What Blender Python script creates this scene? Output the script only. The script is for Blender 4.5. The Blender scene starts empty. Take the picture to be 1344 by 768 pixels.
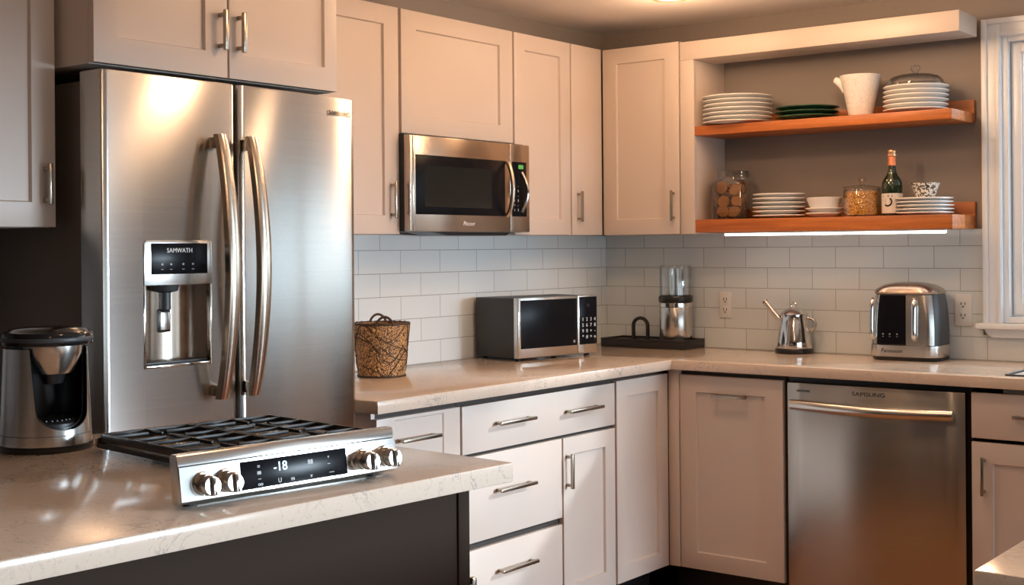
import bpy, bmesh, math, random
from mathutils import Vector, Matrix
R = math.radians
S = bpy.context.scene
COL = S.collection
random.seed(7)

# ------------------------------------------------------------------ camera
cam_d = bpy.data.cameras.new('camera'); cam = bpy.data.objects.new('camera', cam_d); COL.objects.link(cam)
YAW, ROLL, FPX, HY = 0.6583, 0.0080, 1704.6, 325.33
cam.location = (3.1958, -4.8076, 1.3432)
cam.rotation_euler = (Matrix.Rotation(YAW, 3, 'Z') @ Matrix.Rotation(R(90), 3, 'X') @ Matrix.Rotation(-ROLL, 3, 'Z')).to_euler()
cam_d.sensor_width = 36.0
cam_d.lens = FPX / 1344 * 36
cam_d.shift_y = (HY - 384) / 1344
cam_d.clip_start = 0.05
S.camera = cam

# ------------------------------------------------------------------ view, world, daylight
S.view_settings.view_transform = 'Standard'
S.view_settings.look = 'None'
S.view_settings.exposure = 0.0
S.view_settings.gamma = 1.0
S.view_settings.use_curve_mapping = False
S.cycles.use_denoising = True
S.cycles.max_bounces = 10
S.cycles.transparent_max_bounces = 40
S.cycles.caustics_reflective = False
S.cycles.caustics_refractive = False
S.cycles.sample_clamp_indirect = 6.0

W = bpy.data.worlds.new('sky'); S.world = W; W.use_nodes = True
bg = W.node_tree.nodes['Background']
bg.inputs['Strength'].default_value = 3.4
_tc = W.node_tree.nodes.new('ShaderNodeTexCoord'); _sx = W.node_tree.nodes.new('ShaderNodeSeparateXYZ'); _rp = W.node_tree.nodes.new('ShaderNodeValToRGB')
W.node_tree.links.new(_tc.outputs['Generated'], _sx.inputs[0]); _mr = W.node_tree.nodes.new('ShaderNodeMapRange'); _mr.inputs['From Min'].default_value = -0.25; _mr.inputs['From Max'].default_value = 0.25
W.node_tree.links.new(_sx.outputs['Z'], _mr.inputs['Value']); W.node_tree.links.new(_mr.outputs['Result'], _rp.inputs['Fac'])
_e = _rp.color_ramp.elements
_e[0].position = 0.25; _e[0].color = (0.48, 0.55, 0.58, 1)          # ground outside
_e[1].position = 0.42; _e[1].color = (0.70, 0.87, 1.0, 1)          # bright overcast sky
W.node_tree.links.new(_rp.outputs['Color'], bg.inputs['Color'])

def add_light(name, kind, loc, rot=(0, 0, 0), energy=10, color=(1, 1, 1), **kw):
    d = bpy.data.lights.new(name, kind); d.energy = energy; d.color = color
    for k, v in kw.items(): setattr(d, k, v)
    o = bpy.data.objects.new(name, d); o.location = loc; o.rotation_euler = rot; COL.objects.link(o)
    return o

COOL = (0.70, 0.86, 1.0)
WARM = (1.0, 0.62, 0.36)
# daylight: added area lamp, unseen, for low sky beyond the right-hand window; the sky itself comes in over the sink
add_light('right_daylight_fill', 'AREA', (9.0, 0.8, 1.66), (0, R(90), 0), 1350, COOL, shape='RECTANGLE', size=1.0, size_y=2.6)
sd = Vector((-1.53, -1.45, -1.02)).normalized()
add_light('sun', 'SUN', (4, 3, 4), sd.to_track_quat('-Z', 'Y').to_euler(), 3.2, (0.84, 0.93, 1.0), angle=R(3))
LAMP_SPOTS = [(0.70, -0.60, 1.1), (1.28, -2.33, 2.4), (0.98, -1.30, 4.3), (1.40, -0.75, 3.0), (2.3, -3.3, 2.0), (3.4, -4.6, 1.2), (1.95, -1.40, 1.1)]

# ------------------------------------------------------------------ materials
def new_mat(name):
    m = bpy.data.materials.new(name); m.use_nodes = True
    return m, m.node_tree, m.node_tree.nodes['Principled BSDF']

def mat(name, col, rough=0.5, metal=0.0, spec=0.5, coat=0.0, trans=0.0, ior=1.45, emit=None, estr=0, coat_rough=0.05):
    m, t, b = new_mat(name)
    b.inputs['Base Color'].default_value = (*col, 1)
    b.inputs['Roughness'].default_value = rough
    b.inputs['Metallic'].default_value = metal
    b.inputs['Specular IOR Level'].default_value = spec
    b.inputs['Coat Weight'].default_value = coat
    b.inputs['Coat Roughness'].default_value = coat_rough
    b.inputs['Transmission Weight'].default_value = trans
    b.inputs['IOR'].default_value = ior
    if emit:
        b.inputs['Emission Color'].default_value = (*emit, 1); b.inputs['Emission Strength'].default_value = estr
    return m

def coords(t, scale=(1, 1, 1), rot=(0, 0, 0), loc=(0, 0, 0), src='Object'):
    tc = t.nodes.new('ShaderNodeTexCoord'); mp = t.nodes.new('ShaderNodeMapping')
    mp.inputs['Scale'].default_value = scale; mp.inputs['Rotation'].default_value = rot; mp.inputs['Location'].default_value = loc
    t.links.new(tc.outputs[src], mp.inputs['Vector'])
    return mp.outputs['Vector']

def noise(t, vec, scale, detail=3, rough=0.5, dist=0.0):
    n = t.nodes.new('ShaderNodeTexNoise'); n.inputs['Scale'].default_value = scale; n.inputs['Detail'].default_value = detail
    n.inputs['Roughness'].default_value = rough; n.inputs['Distortion'].default_value = dist
    t.links.new(vec, n.inputs['Vector']); return n.outputs['Fac']

def ramp(t, fac, stops):
    r = t.nodes.new('ShaderNodeValToRGB'); e = r.color_ramp.elements
    while len(e) < len(stops): e.new(0.5)
    for el, (p, c) in zip(e, stops): el.position = p; el.color = (*c, 1)
    t.links.new(fac, r.inputs['Fac']); return r.outputs['Color']

def bump(t, b, h, strength=0.2, dist=0.001):
    n = t.nodes.new('ShaderNodeBump'); n.inputs['Strength'].default_value = strength; n.inputs['Distance'].default_value = dist
    t.links.new(h, n.inputs['Height']); t.links.new(n.outputs['Normal'], b.inputs['Normal'])

def painted(name, col, rough=0.45):
    m, t, b = new_mat(name)
    v = coords(t, (1, 1, 1))
    f = noise(t, v, 3, 3)
    c = ramp(t, f, [(0.3, tuple(x * 0.96 for x in col)), (0.7, col)])
    t.links.new(c, b.inputs['Base Color']); b.inputs['Roughness'].default_value = rough
    bump(t, b, noise(t, v, 160, 2), 0.04)
    return m

def steel(name, col=(0.56, 0.54, 0.51), rough=0.22, aniso=0.97, rot=0.25, grain=(2, 2, 260), metal=1.0):
    m, t, b = new_mat(name)
    b.inputs['Metallic'].default_value = metal
    b.inputs['Anisotropic'].default_value = aniso; b.inputs['Anisotropic Rotation'].default_value = rot
    tg = t.nodes.new('ShaderNodeTangent'); tg.direction_type = 'RADIAL'; tg.axis = 'Z'
    t.links.new(tg.outputs['Tangent'], b.inputs['Tangent'])
    v = coords(t, grain)
    f = noise(t, v, 1.0, 4, 0.6)
    c = ramp(t, f, [(0.3, tuple(x * 0.93 for x in col)), (0.7, col)])
    t.links.new(c, b.inputs['Base Color'])
    mr = t.nodes.new('ShaderNodeMapRange'); mr.inputs['To Min'].default_value = rough * 0.92; mr.inputs['To Max'].default_value = rough * 1.1
    t.links.new(f, mr.inputs['Value']); t.links.new(mr.outputs['Result'], b.inputs['Roughness'])
    return m

def quartz(name, c0=(0.65, 0.53, 0.43), cv=(0.34, 0.31, 0.28)):
    m, t, b = new_mat(name)
    v = coords(t)
    f = noise(t, v, 9, 6, 0.62, 1.6)
    veins = ramp(t, f, [(0.40, c0), (0.475, c0), (0.495, cv), (0.515, c0), (0.60, c0)])
    s = noise(t, v, 130, 2, 0.7)
    sp = ramp(t, s, [(0.33, (0.62, 0.58, 0.54)), (0.40, (1, 1, 1))])
    w = noise(t, v, 5, 3)
    wf = ramp(t, w, [(0.45, (0, 0, 0)), (0.65, (1, 1, 1))])
    mx0 = t.nodes.new('ShaderNodeMix'); mx0.data_type = 'RGBA'
    t.links.new(wf, mx0.inputs['Factor']); mx0.inputs['A'].default_value = (*c0, 1); t.links.new(veins, mx0.inputs['B'])
    mx = t.nodes.new('ShaderNodeMix'); mx.data_type = 'RGBA'; mx.blend_type = 'MULTIPLY'; mx.inputs['Factor'].default_value = 0.35
    t.links.new(mx0.outputs['Result'], mx.inputs['A']); t.links.new(sp, mx.inputs['B'])
    t.links.new(mx.outputs['Result'], b.inputs['Base Color'])
    b.inputs['Roughness'].default_value = 0.12; b.inputs['Specular IOR Level'].default_value = 0.65
    return m

def tiles(name, horiz, phase, bw):
    m, t, b = new_mat(name)
    tc = t.nodes.new('ShaderNodeTexCoord'); sx = t.nodes.new('ShaderNodeSeparateXYZ'); cx = t.nodes.new('ShaderNodeCombineXYZ')
    t.links.new(tc.outputs['Object'], sx.inputs[0])
    a1 = t.nodes.new('ShaderNodeMath'); a1.inputs[1].default_value = phase + 20 * bw
    a2 = t.nodes.new('ShaderNodeMath'); a2.inputs[1].default_value = -0.92 + 0.0835 * 10
    t.links.new(sx.outputs[horiz], a1.inputs[0]); t.links.new(sx.outputs['Z'], a2.inputs[0])
    t.links.new(a1.outputs[0], cx.inputs['X']); t.links.new(a2.outputs[0], cx.inputs['Y'])
    br = t.nodes.new('ShaderNodeTexBrick'); br.offset = 0.5; br.offset_frequency = 2; br.squash = 1
    t.links.new(cx.outputs[0], br.inputs['Vector'])
    br.inputs['Scale'].default_value = 1; br.inputs['Brick Width'].default_value = bw; br.inputs['Row Height'].default_value = 0.0835
    br.inputs['Mortar Size'].default_value = 0.0013; br.inputs['Mortar Smooth'].default_value = 0.1; br.inputs['Bias'].default_value = 0
    br.inputs['Color1'].default_value = (0.68, 0.725, 0.735, 1); br.inputs['Color2'].default_value = (0.645, 0.69, 0.70, 1)
    br.inputs['Mortar'].default_value = (0.34, 0.35, 0.35, 1)
    t.links.new(br.outputs['Color'], b.inputs['Base Color'])
    b.inputs['Roughness'].default_value = 0.16
    iv = t.nodes.new('ShaderNodeMath'); iv.operation = 'SUBTRACT'; iv.inputs[0].default_value = 1
    t.links.new(br.outputs['Fac'], iv.inputs[1])
    bump(t, b, iv.outputs[0], 0.5, 0.002)
    return m

def wood(name, c1, c2, axis_scale, rough=0.42):
    m, t, b = new_mat(name)
    v = coords(t, axis_scale)
    f = noise(t, v, 2.2, 6, 0.6, 0.8)
    c = ramp(t, f, [(0.3, c1), (0.7, c2)])
    t.links.new(c, b.inputs['Base Color']); b.inputs['Roughness'].default_value = rough
    bump(t, b, f, 0.08)
    return m

def planks(name):
    m, t, b = new_mat(name)
    v = coords(t, (1, 1, 1))
    br = t.nodes.new('ShaderNodeTexBrick'); t.links.new(v, br.inputs['Vector']); br.offset = 0.37
    br.inputs['Scale'].default_value = 1; br.inputs['Brick Width'].default_value = 1.1; br.inputs['Row Height'].default_value = 0.12
    br.inputs['Mortar Size'].default_value = 0.0015
    br.inputs['Color1'].default_value = (0.42, 0.17, 0.05, 1); br.inputs['Color2'].default_value = (0.34, 0.13, 0.038, 1); br.inputs['Mortar'].default_value = (0.03, 0.014, 0.008, 1)
    f = noise(t, coords(t, (1.5, 18, 1)), 2, 5, 0.6, 0.6)
    g = ramp(t, f, [(0.25, (0.7, 0.7, 0.7)), (0.75, (1.15, 1.1, 1.05))])
    mx = t.nodes.new('ShaderNodeMix'); mx.data_type = 'RGBA'; mx.blend_type = 'MULTIPLY'; mx.inputs['Factor'].default_value = 1
    t.links.new(br.outputs['Color'], mx.inputs['A']); t.links.new(g, mx.inputs['B'])
    t.links.new(mx.outputs['Result'], b.inputs['Base Color']); b.inputs['Roughness'].default_value = 0.35
    return m

def glass(name, tint=(1, 1, 1), edge=0.5):
    m, t, b = new_mat(name)
    out = t.nodes['Material Output']
    gl = t.nodes.new('ShaderNodeBsdfGlossy'); gl.inputs['Roughness'].default_value = 0.02; gl.inputs['Color'].default_value = (1, 1, 1, 1)
    tr = t.nodes.new('ShaderNodeBsdfTransparent'); tr.inputs['Color'].default_value = (*tint, 1)
    lw = t.nodes.new('ShaderNodeLayerWeight'); lw.inputs['Blend'].default_value = 0.5
    pw = t.nodes.new('ShaderNodeMath'); pw.operation = 'POWER'; pw.inputs[1].default_value = 2.4; t.links.new(lw.outputs['Facing'], pw.inputs[0])
    fr = t.nodes.new('ShaderNodeMapRange'); fr.inputs['To Min'].default_value = 0.05; fr.inputs['To Max'].default_value = 0.75; t.links.new(pw.outputs[0], fr.inputs['Value'])
    cr = ramp(t, lw.outputs['Facing'], [(0.35, tint), (0.95, tuple(x * edge for x in tint))]); t.links.new(cr, tr.inputs['Color'])
    mx = t.nodes.new('ShaderNodeMixShader')
    t.links.new(fr.outputs[0], mx.inputs[0]); t.links.new(tr.outputs[0], mx.inputs[1]); t.links.new(gl.outputs[0], mx.inputs[2])
    t.links.new(mx.outputs[0], out.inputs['Surface'])
    return m

M = {}
M['cab'] = painted('cabinet_paint', (0.61, 0.52, 0.455), 0.42)
M['carc'] = mat('cabinet_gap_shade', (0.045, 0.034, 0.028), 0.7)  # carcass darkened: the shade between door fronts is put into its colour
M['wall'] = painted('taupe_wall_paint', (0.25, 0.215, 0.195), 0.6)
M['wall_dark'] = painted('dark_brown_wall_paint', (0.11, 0.08, 0.06), 0.6)
M['ceil'] = painted('ceiling_paint', (0.80, 0.75, 0.71), 0.7)
M['white'] = painted('white_trim_paint', (0.86, 0.90, 0.94), 0.3)
M['tileL'] = tiles('subway_tile_left', 'Y', -0.063, 0.2165)
M['tileR'] = tiles('subway_tile_back', 'X', -0.0125, 0.195)
M['floor'] = planks('wood_floor')
M['quartz'] = quartz('quartz')
M['quartz_sunlit'] = quartz('sunlit_white_quartz', (0.90, 0.88, 0.86), (0.6, 0.58, 0.56))  # white stone; the foreground corner's sunlit brightness is put into its colour
M['shelf'] = wood('orange_shelf_wood', (0.30, 0.075, 0.014), (0.56, 0.18, 0.04), (1.0, 12, 22))
M['steel'] = steel('brushed_steel', (0.50, 0.485, 0.46), 0.22, 0.95)
M['steel_s'] = steel('satin_steel', (0.66, 0.64, 0.61), 0.22, 0.5, 0.25, (3, 3, 160))
M['steel_w'] = steel('warm_dark_steel', (0.50, 0.41, 0.34), 0.26, 0.7, 0.25, (2, 2, 220))
M['chrome'] = mat('chrome', (0.78, 0.77, 0.75), 0.10, 1.0)
M['nickel'] = mat('nickel_pull', (0.40, 0.35, 0.29), 0.26, 1.0)
M['handle'] = steel('fridge_handle_steel', (0.62, 0.52, 0.42), 0.22, 0.4, 0.25, (2, 2, 120))
M['fside'] = mat('fridge_side_grey', (0.22, 0.19, 0.165), 0.45, 0.0)
M['island'] = mat('dark_brown_paint', (0.030, 0.0185, 0.0125), 0.7, spec=0.08)
M['black'] = mat('black_plastic', (0.012, 0.012, 0.013), 0.32)
M['blackgl'] = mat('black_gloss', (0.006, 0.006, 0.008), 0.25, 0, 0.1)
M['gloss'] = mat('polished_black', (0.008, 0.008, 0.009), 0.08, 0, 0.5)
M['blackm'] = mat('black_matte', (0.016, 0.015, 0.015), 0.55)
M['iron'] = mat('cast_iron', (0.016, 0.016, 0.017), 0.42)
M['dgrey'] = mat('dark_grey_plastic', (0.035, 0.038, 0.042), 0.45)
M['ceramic'] = mat('white_ceramic', (0.90, 0.89, 0.87), 0.18)
M['cgreen'] = mat('dark_green_ceramic', (0.035, 0.095, 0.055), 0.2)
M['glass'] = glass('clear_glass', (0.985, 0.99, 0.985))
M['pane'] = glass('window_glass', (0.97, 0.98, 0.98), 0.9)
M['bottle'] = mat('green_bottle_glass', (0.008, 0.022, 0.008), 0.06, 0, 0.7, coat=0.6)
M['foil'] = mat('orange_foil', (0.75, 0.24, 0.11), 0.35, 0.2)
M['cap'] = mat('gold_cap', (0.72, 0.42, 0.22), 0.3, 0.6)
M['paper'] = mat('label_paper', (0.72, 0.68, 0.62), 0.7)
M['ink'] = mat('black_ink', (0.01, 0.01, 0.01), 0.5)
M['glyph'] = mat('pale_print', (0.75, 0.78, 0.8), 0.5)
M['digit'] = mat('lit_digits', (0.5, 0.7, 0.9), 0.5, emit=(0.65, 0.85, 1.0), estr=1.6)
M['cookie'] = mat('cookie', (0.22, 0.095, 0.03), 0.85, spec=0.15)
def mk_flake():
    m, t, b = new_mat('yellow_cereal')
    f = noise(t, coords(t), 210, 2, 0.6)
    c = ramp(t, f, [(0.35, (0.30, 0.11, 0.012)), (0.5, (0.80, 0.38, 0.05)), (0.68, (0.95, 0.62, 0.15))])
    t.links.new(c, b.inputs['Base Color']); b.inputs['Roughness'].default_value = 0.5
    return m
M['flake'] = mk_flake()
M['lamp'] = mat('lamp_lens', (1, 0.9, 0.75), 0.4, emit=(1.0, 0.78, 0.5), estr=14)
M['led'] = mat('led_lens', (1, 1, 1), 0.4, emit=(1.0, 0.95, 0.86), estr=5)
M['plastic_w'] = mat('white_plastic', (0.74, 0.73, 0.70), 0.3)
M['basketb'] = mat('dark_wicker', (0.055, 0.026, 0.012), 0.6)
M['rubber'] = mat('rubber', (0.01, 0.01, 0.01), 0.7)

def mk_wicker():
    m, t, b = new_mat('tan_wicker')
    v = coords(t, (1, 1, 1))
    vo = t.nodes.new('ShaderNodeTexVoronoi'); vo.feature = 'DISTANCE_TO_EDGE'; vo.inputs['Scale'].default_value = 75
    nz = t.nodes.new('ShaderNodeTexNoise'); nz.inputs['Scale'].default_value = 18; t.links.new(v, nz.inputs['Vector'])
    ad = t.nodes.new('ShaderNodeMix'); ad.data_type = 'RGBA'; ad.inputs['Factor'].default_value = 0.18
    t.links.new(v, ad.inputs['A']); t.links.new(nz.outputs['Color'], ad.inputs['B'])
    t.links.new(ad.outputs['Result'], vo.inputs['Vector'])
    c = ramp(t, vo.outputs['Distance'], [(0.05, (0.05, 0.022, 0.01)), (0.13, (0.50, 0.24, 0.075)), (0.5, (0.74, 0.42, 0.16))])
    t.links.new(c, b.inputs['Base Color']); b.inputs['Roughness'].default_value = 0.55
    bump(t, b, vo.outputs['Distance'], 0.8, 0.004)
    return m
M['wicker'] = mk_wicker()
def mk_speckle():
    m, t, b = new_mat('speckled_ceramic')
    f = noise(t, coords(t), 120, 2, 0.5, 0.6)
    c = ramp(t, f, [(0.46, (0.06, 0.06, 0.05)), (0.52, (0.75, 0.72, 0.66))])
    t.links.new(c, b.inputs['Base Color']); b.inputs['Roughness'].default_value = 0.25
    return m
M['speckle'] = mk_speckle()
def mk_crackle():
    m, t, b = new_mat('crackled_white_ceramic')
    vo = t.nodes.new('ShaderNodeTexVoronoi'); vo.feature = 'DISTANCE_TO_EDGE'; vo.inputs['Scale'].default_value = 60
    t.links.new(coords(t), vo.inputs['Vector'])
    c = ramp(t, vo.outputs['Distance'], [(0.0, (0.74, 0.71, 0.67)), (0.08, (0.86, 0.84, 0.81))])
    t.links.new(c, b.inputs['Base Color']); b.inputs['Roughness'].default_value = 0.3
    bump(t, b, vo.outputs['Distance'], 0.3, 0.002)
    return m
M['crackle'] = mk_crackle()

# ------------------------------------------------------------------ mesh helpers
def BM(): return bmesh.new()

def box(bm, x0, x1, y0, y1, z0, z1, bev=0.0, seg=2):
    x0, x1 = min(x0, x1), max(x0, x1); y0, y1 = min(y0, y1), max(y0, y1); z0, z1 = min(z0, z1), max(z0, z1)
    vs = [bm.verts.new(p) for p in ((x0, y0, z0), (x1, y0, z0), (x1, y1, z0), (x0, y1, z0), (x0, y0, z1), (x1, y0, z1), (x1, y1, z1), (x0, y1, z1))]
    fs = [bm.faces.new([vs[i] for i in q]) for q in ((3, 2, 1, 0), (4, 5, 6, 7), (0, 1, 5, 4), (1, 2, 6, 5), (2, 3, 7, 6), (3, 0, 4, 7))]
    if bev > 0:
        es = list({e for f in fs for e in f.edges})
        bmesh.ops.bevel(bm, geom=es, offset=bev, segments=seg, profile=0.5, affect='EDGES', clamp_overlap=True)
    return bm

def prism(bm, poly, axis, a, b, bev=0.0, seg=2):
    """poly: 2-D outline; axis 'x': (y,z), 'y': (x,z), 'z': (x,y)"""
    def P(u, v, w): return {'x': (w, u, v), 'y': (u, w, v), 'z': (u, v, w)}[axis]
    lo = [bm.verts.new(P(u, v, a)) for u, v in poly]; hi = [bm.verts.new(P(u, v, b)) for u, v in poly]
    n = len(poly)
    fs = [bm.faces.new(list(reversed(lo))), bm.faces.new(hi)]
    caps = list(fs)
    for i in range(n): fs.append(bm.faces.new((lo[i], lo[(i + 1) % n], hi[(i + 1) % n], hi[i])))
    bmesh.ops.recalc_face_normals(bm, faces=fs)
    if bev > 0:
        es = list({e for f in caps for e in f.edges})
        bmesh.ops.bevel(bm, geom=es, offset=bev, segments=seg, profile=0.5, affect='EDGES', clamp_overlap=True)
    return bm

def lathe(bm, prof, cx=0, cy=0, n=48, sx=1, sy=1):
    rings = []
    for r, z in prof:
        if r < 1e-6: rings.append([bm.verts.new((cx, cy, z))])
        else: rings.append([bm.verts.new((cx + sx * r * math.cos(2 * math.pi * i / n), cy + sy * r * math.sin(2 * math.pi * i / n), z)) for i in range(n)])
    fs = []
    for A, B in zip(rings, rings[1:]):
        for i in range(n):
            j = (i + 1) % n
            if len(A) == 1 and len(B) == 1: continue
            if len(A) == 1: fs.append(bm.faces.new((A[0], B[j], B[i])))
            elif len(B) == 1: fs.append(bm.faces.new((A[i], A[j], B[0])))
            else: fs.append(bm.faces.new((A[i], A[j], B[j], B[i])))
    for ring, rev in ((rings[0], True), (rings[-1], False)):
        if len(ring) > 1: fs.append(bm.faces.new(list(reversed(ring)) if rev else ring))
    bmesh.ops.recalc_face_normals(bm, faces=fs)
    return bm

def tube(bm, pts, r, n=10, closed=False, sx=1.0, sy=1.0, up=None):
    pts = [Vector(p) for p in pts]; N = len(pts)
    rad = r if isinstance(r, (list, tuple)) else [r] * N
    rings = []; prev = None
    for i, p in enumerate(pts):
        if closed: tdir = (pts[(i + 1) % N] - pts[i - 1]).normalized()
        else: tdir = (pts[min(i + 1, N - 1)] - pts[max(i - 1, 0)]).normalized()
        if prev is None:
            ref = Vector(up) if up else (Vector((0, 0, 1)) if abs(tdir.z) < 0.9 else Vector((1, 0, 0)))
            a = (ref - tdir * ref.dot(tdir)).normalized()
        else: a = (prev - tdir * prev.dot(tdir)).normalized()
        prev = a; b = tdir.cross(a)
        rings.append([bm.verts.new(p + rad[i] * (sx * a * math.cos(2 * math.pi * k / n) + sy * b * math.sin(2 * math.pi * k / n))) for k in range(n)])
    fs = []
    rng = range(N) if closed else range(N - 1)
    for i in rng:
        A, B = rings[i], rings[(i + 1) % N]
        for k in range(n): fs.append(bm.faces.new((A[k], A[(k + 1) % n], B[(k + 1) % n], B[k])))
    if not closed:
        fs.append(bm.faces.new(list(reversed(rings[0])))); fs.append(bm.faces.new(rings[-1]))
    bmesh.ops.recalc_face_normals(bm, faces=fs)
    return bm

OFF = {}
def link(name, bm, m, parent=None, ang=38, loc=None):
    """link bm as one mesh object; its coordinates are the frame of the parent's builder (world unless the root is local)"""
    me = bpy.data.meshes.new(name)
    off = Vector((0, 0, 0))
    if parent is not None: off = OFF.get(parent, off)
    elif loc is not None: off = Vector(loc)
    if off.length: bmesh.ops.translate(bm, verts=bm.verts[:], vec=-off)
    bm.to_mesh(me); bm.free()
    for p in me.polygons: p.use_smooth = True
    me.set_sharp_from_angle(angle=R(ang))
    o = bpy.data.objects.new(name, me); COL.objects.link(o)
    if m is not None: me.materials.append(m if not isinstance(m, str) else M[m])
    if parent is not None: o.parent = parent; OFF[o] = off
    elif loc is not None: o.location = loc; OFF[o] = off
    return o

def tag(o, label=None, cat=None, group=None, kind=None):
    if label: o['label'] = label
    if cat: o['category'] = cat
    if group: o['group'] = group
    if kind: o['kind'] = kind
    return o

def thing(name, label, cat, loc=(0, 0, 0), rz=0.0, local=False, group=None):
    o = bpy.data.objects.new(name, None); COL.objects.link(o)
    o.empty_display_size = 0.05
    o.location = loc; o.rotation_euler = (0, 0, rz)
    OFF[o] = Vector((0, 0, 0)) if local else Vector(loc)
    return tag(o, label, cat, group)

def cut(o, bm):
    """boolean difference of o with the closed mesh bm given in o's mesh frame"""
    me = bpy.data.meshes.new('cutter'); bm.to_mesh(me); bm.free()
    c = bpy.data.objects.new('cutter', me); COL.objects.link(c)
    bpy.context.view_layer.update()
    c.matrix_world = o.matrix_world.copy()
    md = o.modifiers.new('cut', 'BOOLEAN'); md.operation = 'DIFFERENCE'; md.object = c; md.solver = 'EXACT'
    bpy.context.view_layer.update()
    dg = bpy.context.evaluated_depsgraph_get(); dg.update()
    nm = bpy.data.meshes.new_from_object(o.evaluated_get(dg))
    o.modifiers.clear(); old = o.data; o.data = nm; nm.name = old.name
    bpy.data.objects.remove(c); bpy.data.meshes.remove(me)
    for p in nm.polygons: p.use_smooth = True
    nm.set_sharp_from_angle(angle=R(38))

def text(name, body, loc, h, facing, m, parent, shear=0.0, sx=1.0):
    """lettering; facing '+x' or '-y'"""
    c = bpy.data.curves.new(name, 'FONT'); c.body = body; c.size = h; c.extrude = 0.0004; c.align_x = 'CENTER'; c.align_y = 'CENTER'; c.shear = shear; c.resolution_u = 3
    f = bpy.data.objects.new(name, c); COL.objects.link(f)
    me = bpy.data.meshes.new_from_object(f.evaluated_get(bpy.context.evaluated_depsgraph_get()))
    bpy.data.objects.remove(f); bpy.data.curves.remove(c)
    me.materials.clear(); me.materials.append(M[m])
    o = bpy.data.objects.new(name, me); COL.objects.link(o)
    o.parent = parent; o.location = Vector(loc) - OFF.get(parent, Vector((0, 0, 0)))
    o.rotation_euler = (R(90), 0, R(90) if facing == '+x' else 0)
    o.scale = (sx, 1, 1)
    return o

# a face frame: facing '+x' uses (u,v,n) = (y,z,x); facing '-y' uses (u,v,n) = (x,z,-y)
def fbox(bm, face, u0, u1, v0, v1, n0, n1, bev=0.0, seg=2):
    if face == '+x': return box(bm, n0, n1, u0, u1, v0, v1, bev, seg)
    return box(bm, u0, u1, -n1, -n0, v0, v1, bev, seg)

def shaker(face, u0, u1, v0, v1, n0, t=0.02, s=0.055, rec=0.009, rail=None, bev=0.0016):
    """frame of two stiles and two rails round a recessed panel, one mesh"""
    bm = BM(); rail = rail or s; n1 = n0 + t
    def P(u, v, n): return (n, u, v) if face == '+x' else (u, -n, v)
    o = [(u0, v0), (u1, v0), (u1, v1), (u0, v1)]
    i = [(u0 + s, v0 + rail), (u1 - s, v0 + rail), (u1 - s, v1 - rail), (u0 + s, v1 - rail)]
    c = 0.003
    k = [(u0 + s + c, v0 + rail + c), (u1 - s - c, v0 + rail + c), (u1 - s - c, v1 - rail - c), (u0 + s + c, v1 - rail - c)]
    V = lambda L, n: [bm.verts.new(P(u, v, n)) for u, v in L]
    ob, of = V(o, n0), V(o, n1); inf = V(i, n1); ind = V(k, n1 - rec)
    fs = []
    for a in range(4):
        b = (a + 1) % 4
        fs.append(bm.faces.new((ob[a], ob[b], of[b], of[a])))
        fs.append(bm.faces.new((of[a], of[b], inf[b], inf[a])))
        fs.append(bm.faces.new((inf[a], inf[b], ind[b], ind[a])))
    fs.append(bm.faces.new(ind)); fs.append(bm.faces.new(list(reversed(ob))))
    bmesh.ops.recalc_face_normals(bm, faces=fs)
    es = [e for e in bm.edges if all(v in of for v in e.verts)]
    bmesh.ops.bevel(bm, geom=es, offset=bev, segments=2, profile=0.5, affect='EDGES')
    return bm

def slab_front(face, u0, u1, v0, v1, n0, t=0.02):
    return fbox(BM(), face, u0, u1, v0, v1, n0, n0 + t, 0.0018)

def pull(face, u0, u1, v0, v1, n0, out=0.03, w=0.009):
    """bar pull from (u0,v0) to (u1,v1) on two posts"""
    bm = BM()
    if abs(u1 - u0) > abs(v1 - v0):
        fbox(bm, face, u0, u1, v0 - w / 2, v0 + w / 2, n0 + out - w, n0 + out, 0.0025)
        for u in (u0 + 0.012, u1 - 0.012): fbox(bm, face, u - 0.005, u + 0.005, v0 - 0.0045, v0 + 0.0045, n0, n0 + out - w / 2, 0.001)
    else:
        fbox(bm, face, u0 - w / 2, u0 + w / 2, v0, v1, n0 + out - w, n0 + out, 0.0025)
        for v in (v0 + 0.012, v1 - 0.012): fbox(bm, face, u0 - 0.0045, u0 + 0.0045, v - 0.005, v + 0.005, n0, n0 + out - w / 2, 0.001)
    return bm

# ------------------------------------------------------------------ the room
CEIL = 2.28
def struct(name, bm, m, parent=None):
    o = link(name, bm, m, parent)
    if parent is None: o['kind'] = 'structure'
    return o

struct('floor', box(BM(), -0.1, 5.4, -7.6, 0.1, -0.05, 0.0), 'floor')
struct('ceiling', box(BM(), -0.1, 5.4, -7.6, 0.1, CEIL, CEIL + 0.05), 'ceil')
wl = struct('wall_left', box(BM(), -0.1, 0.0, -7.6, 0.1, 0.0, CEIL), 'wall')
wb = struct('wall_back', box(BM(), 0.0, 5.3, 0.0, 0.1, 0.0, CEIL), 'wall')
WX0, WX1, WZ0, WZ1 = 1.727, 3.94, 1.058, 2.095
cut(wb, box(BM(), WX0, WX1, -0.2, 0.3, WZ0, WZ1))
wr = struct('wall_right', box(BM(), 5.3, 5.4, -7.6, 0.1, 0.0, CEIL), 'wall')
cut(wr, box(BM(), 5.2, 5.5, -4.4, -0.2, 0.15, 1.50))
struct('wall_front', box(BM(), 0.0, 5.3, -7.6, -7.5, 0.0, CEIL), 'wall_dark')
struct('tile_backsplash', box(BM(), 0.0, 0.008, -2.25, 0.0, 0.90, 1.3925), 'tileL', wl)
struct('tile_backsplash', box(BM(), 0.008, 1.655, -0.008, 0.0, 0.90, 1.3995), 'tileR', wb)
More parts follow.
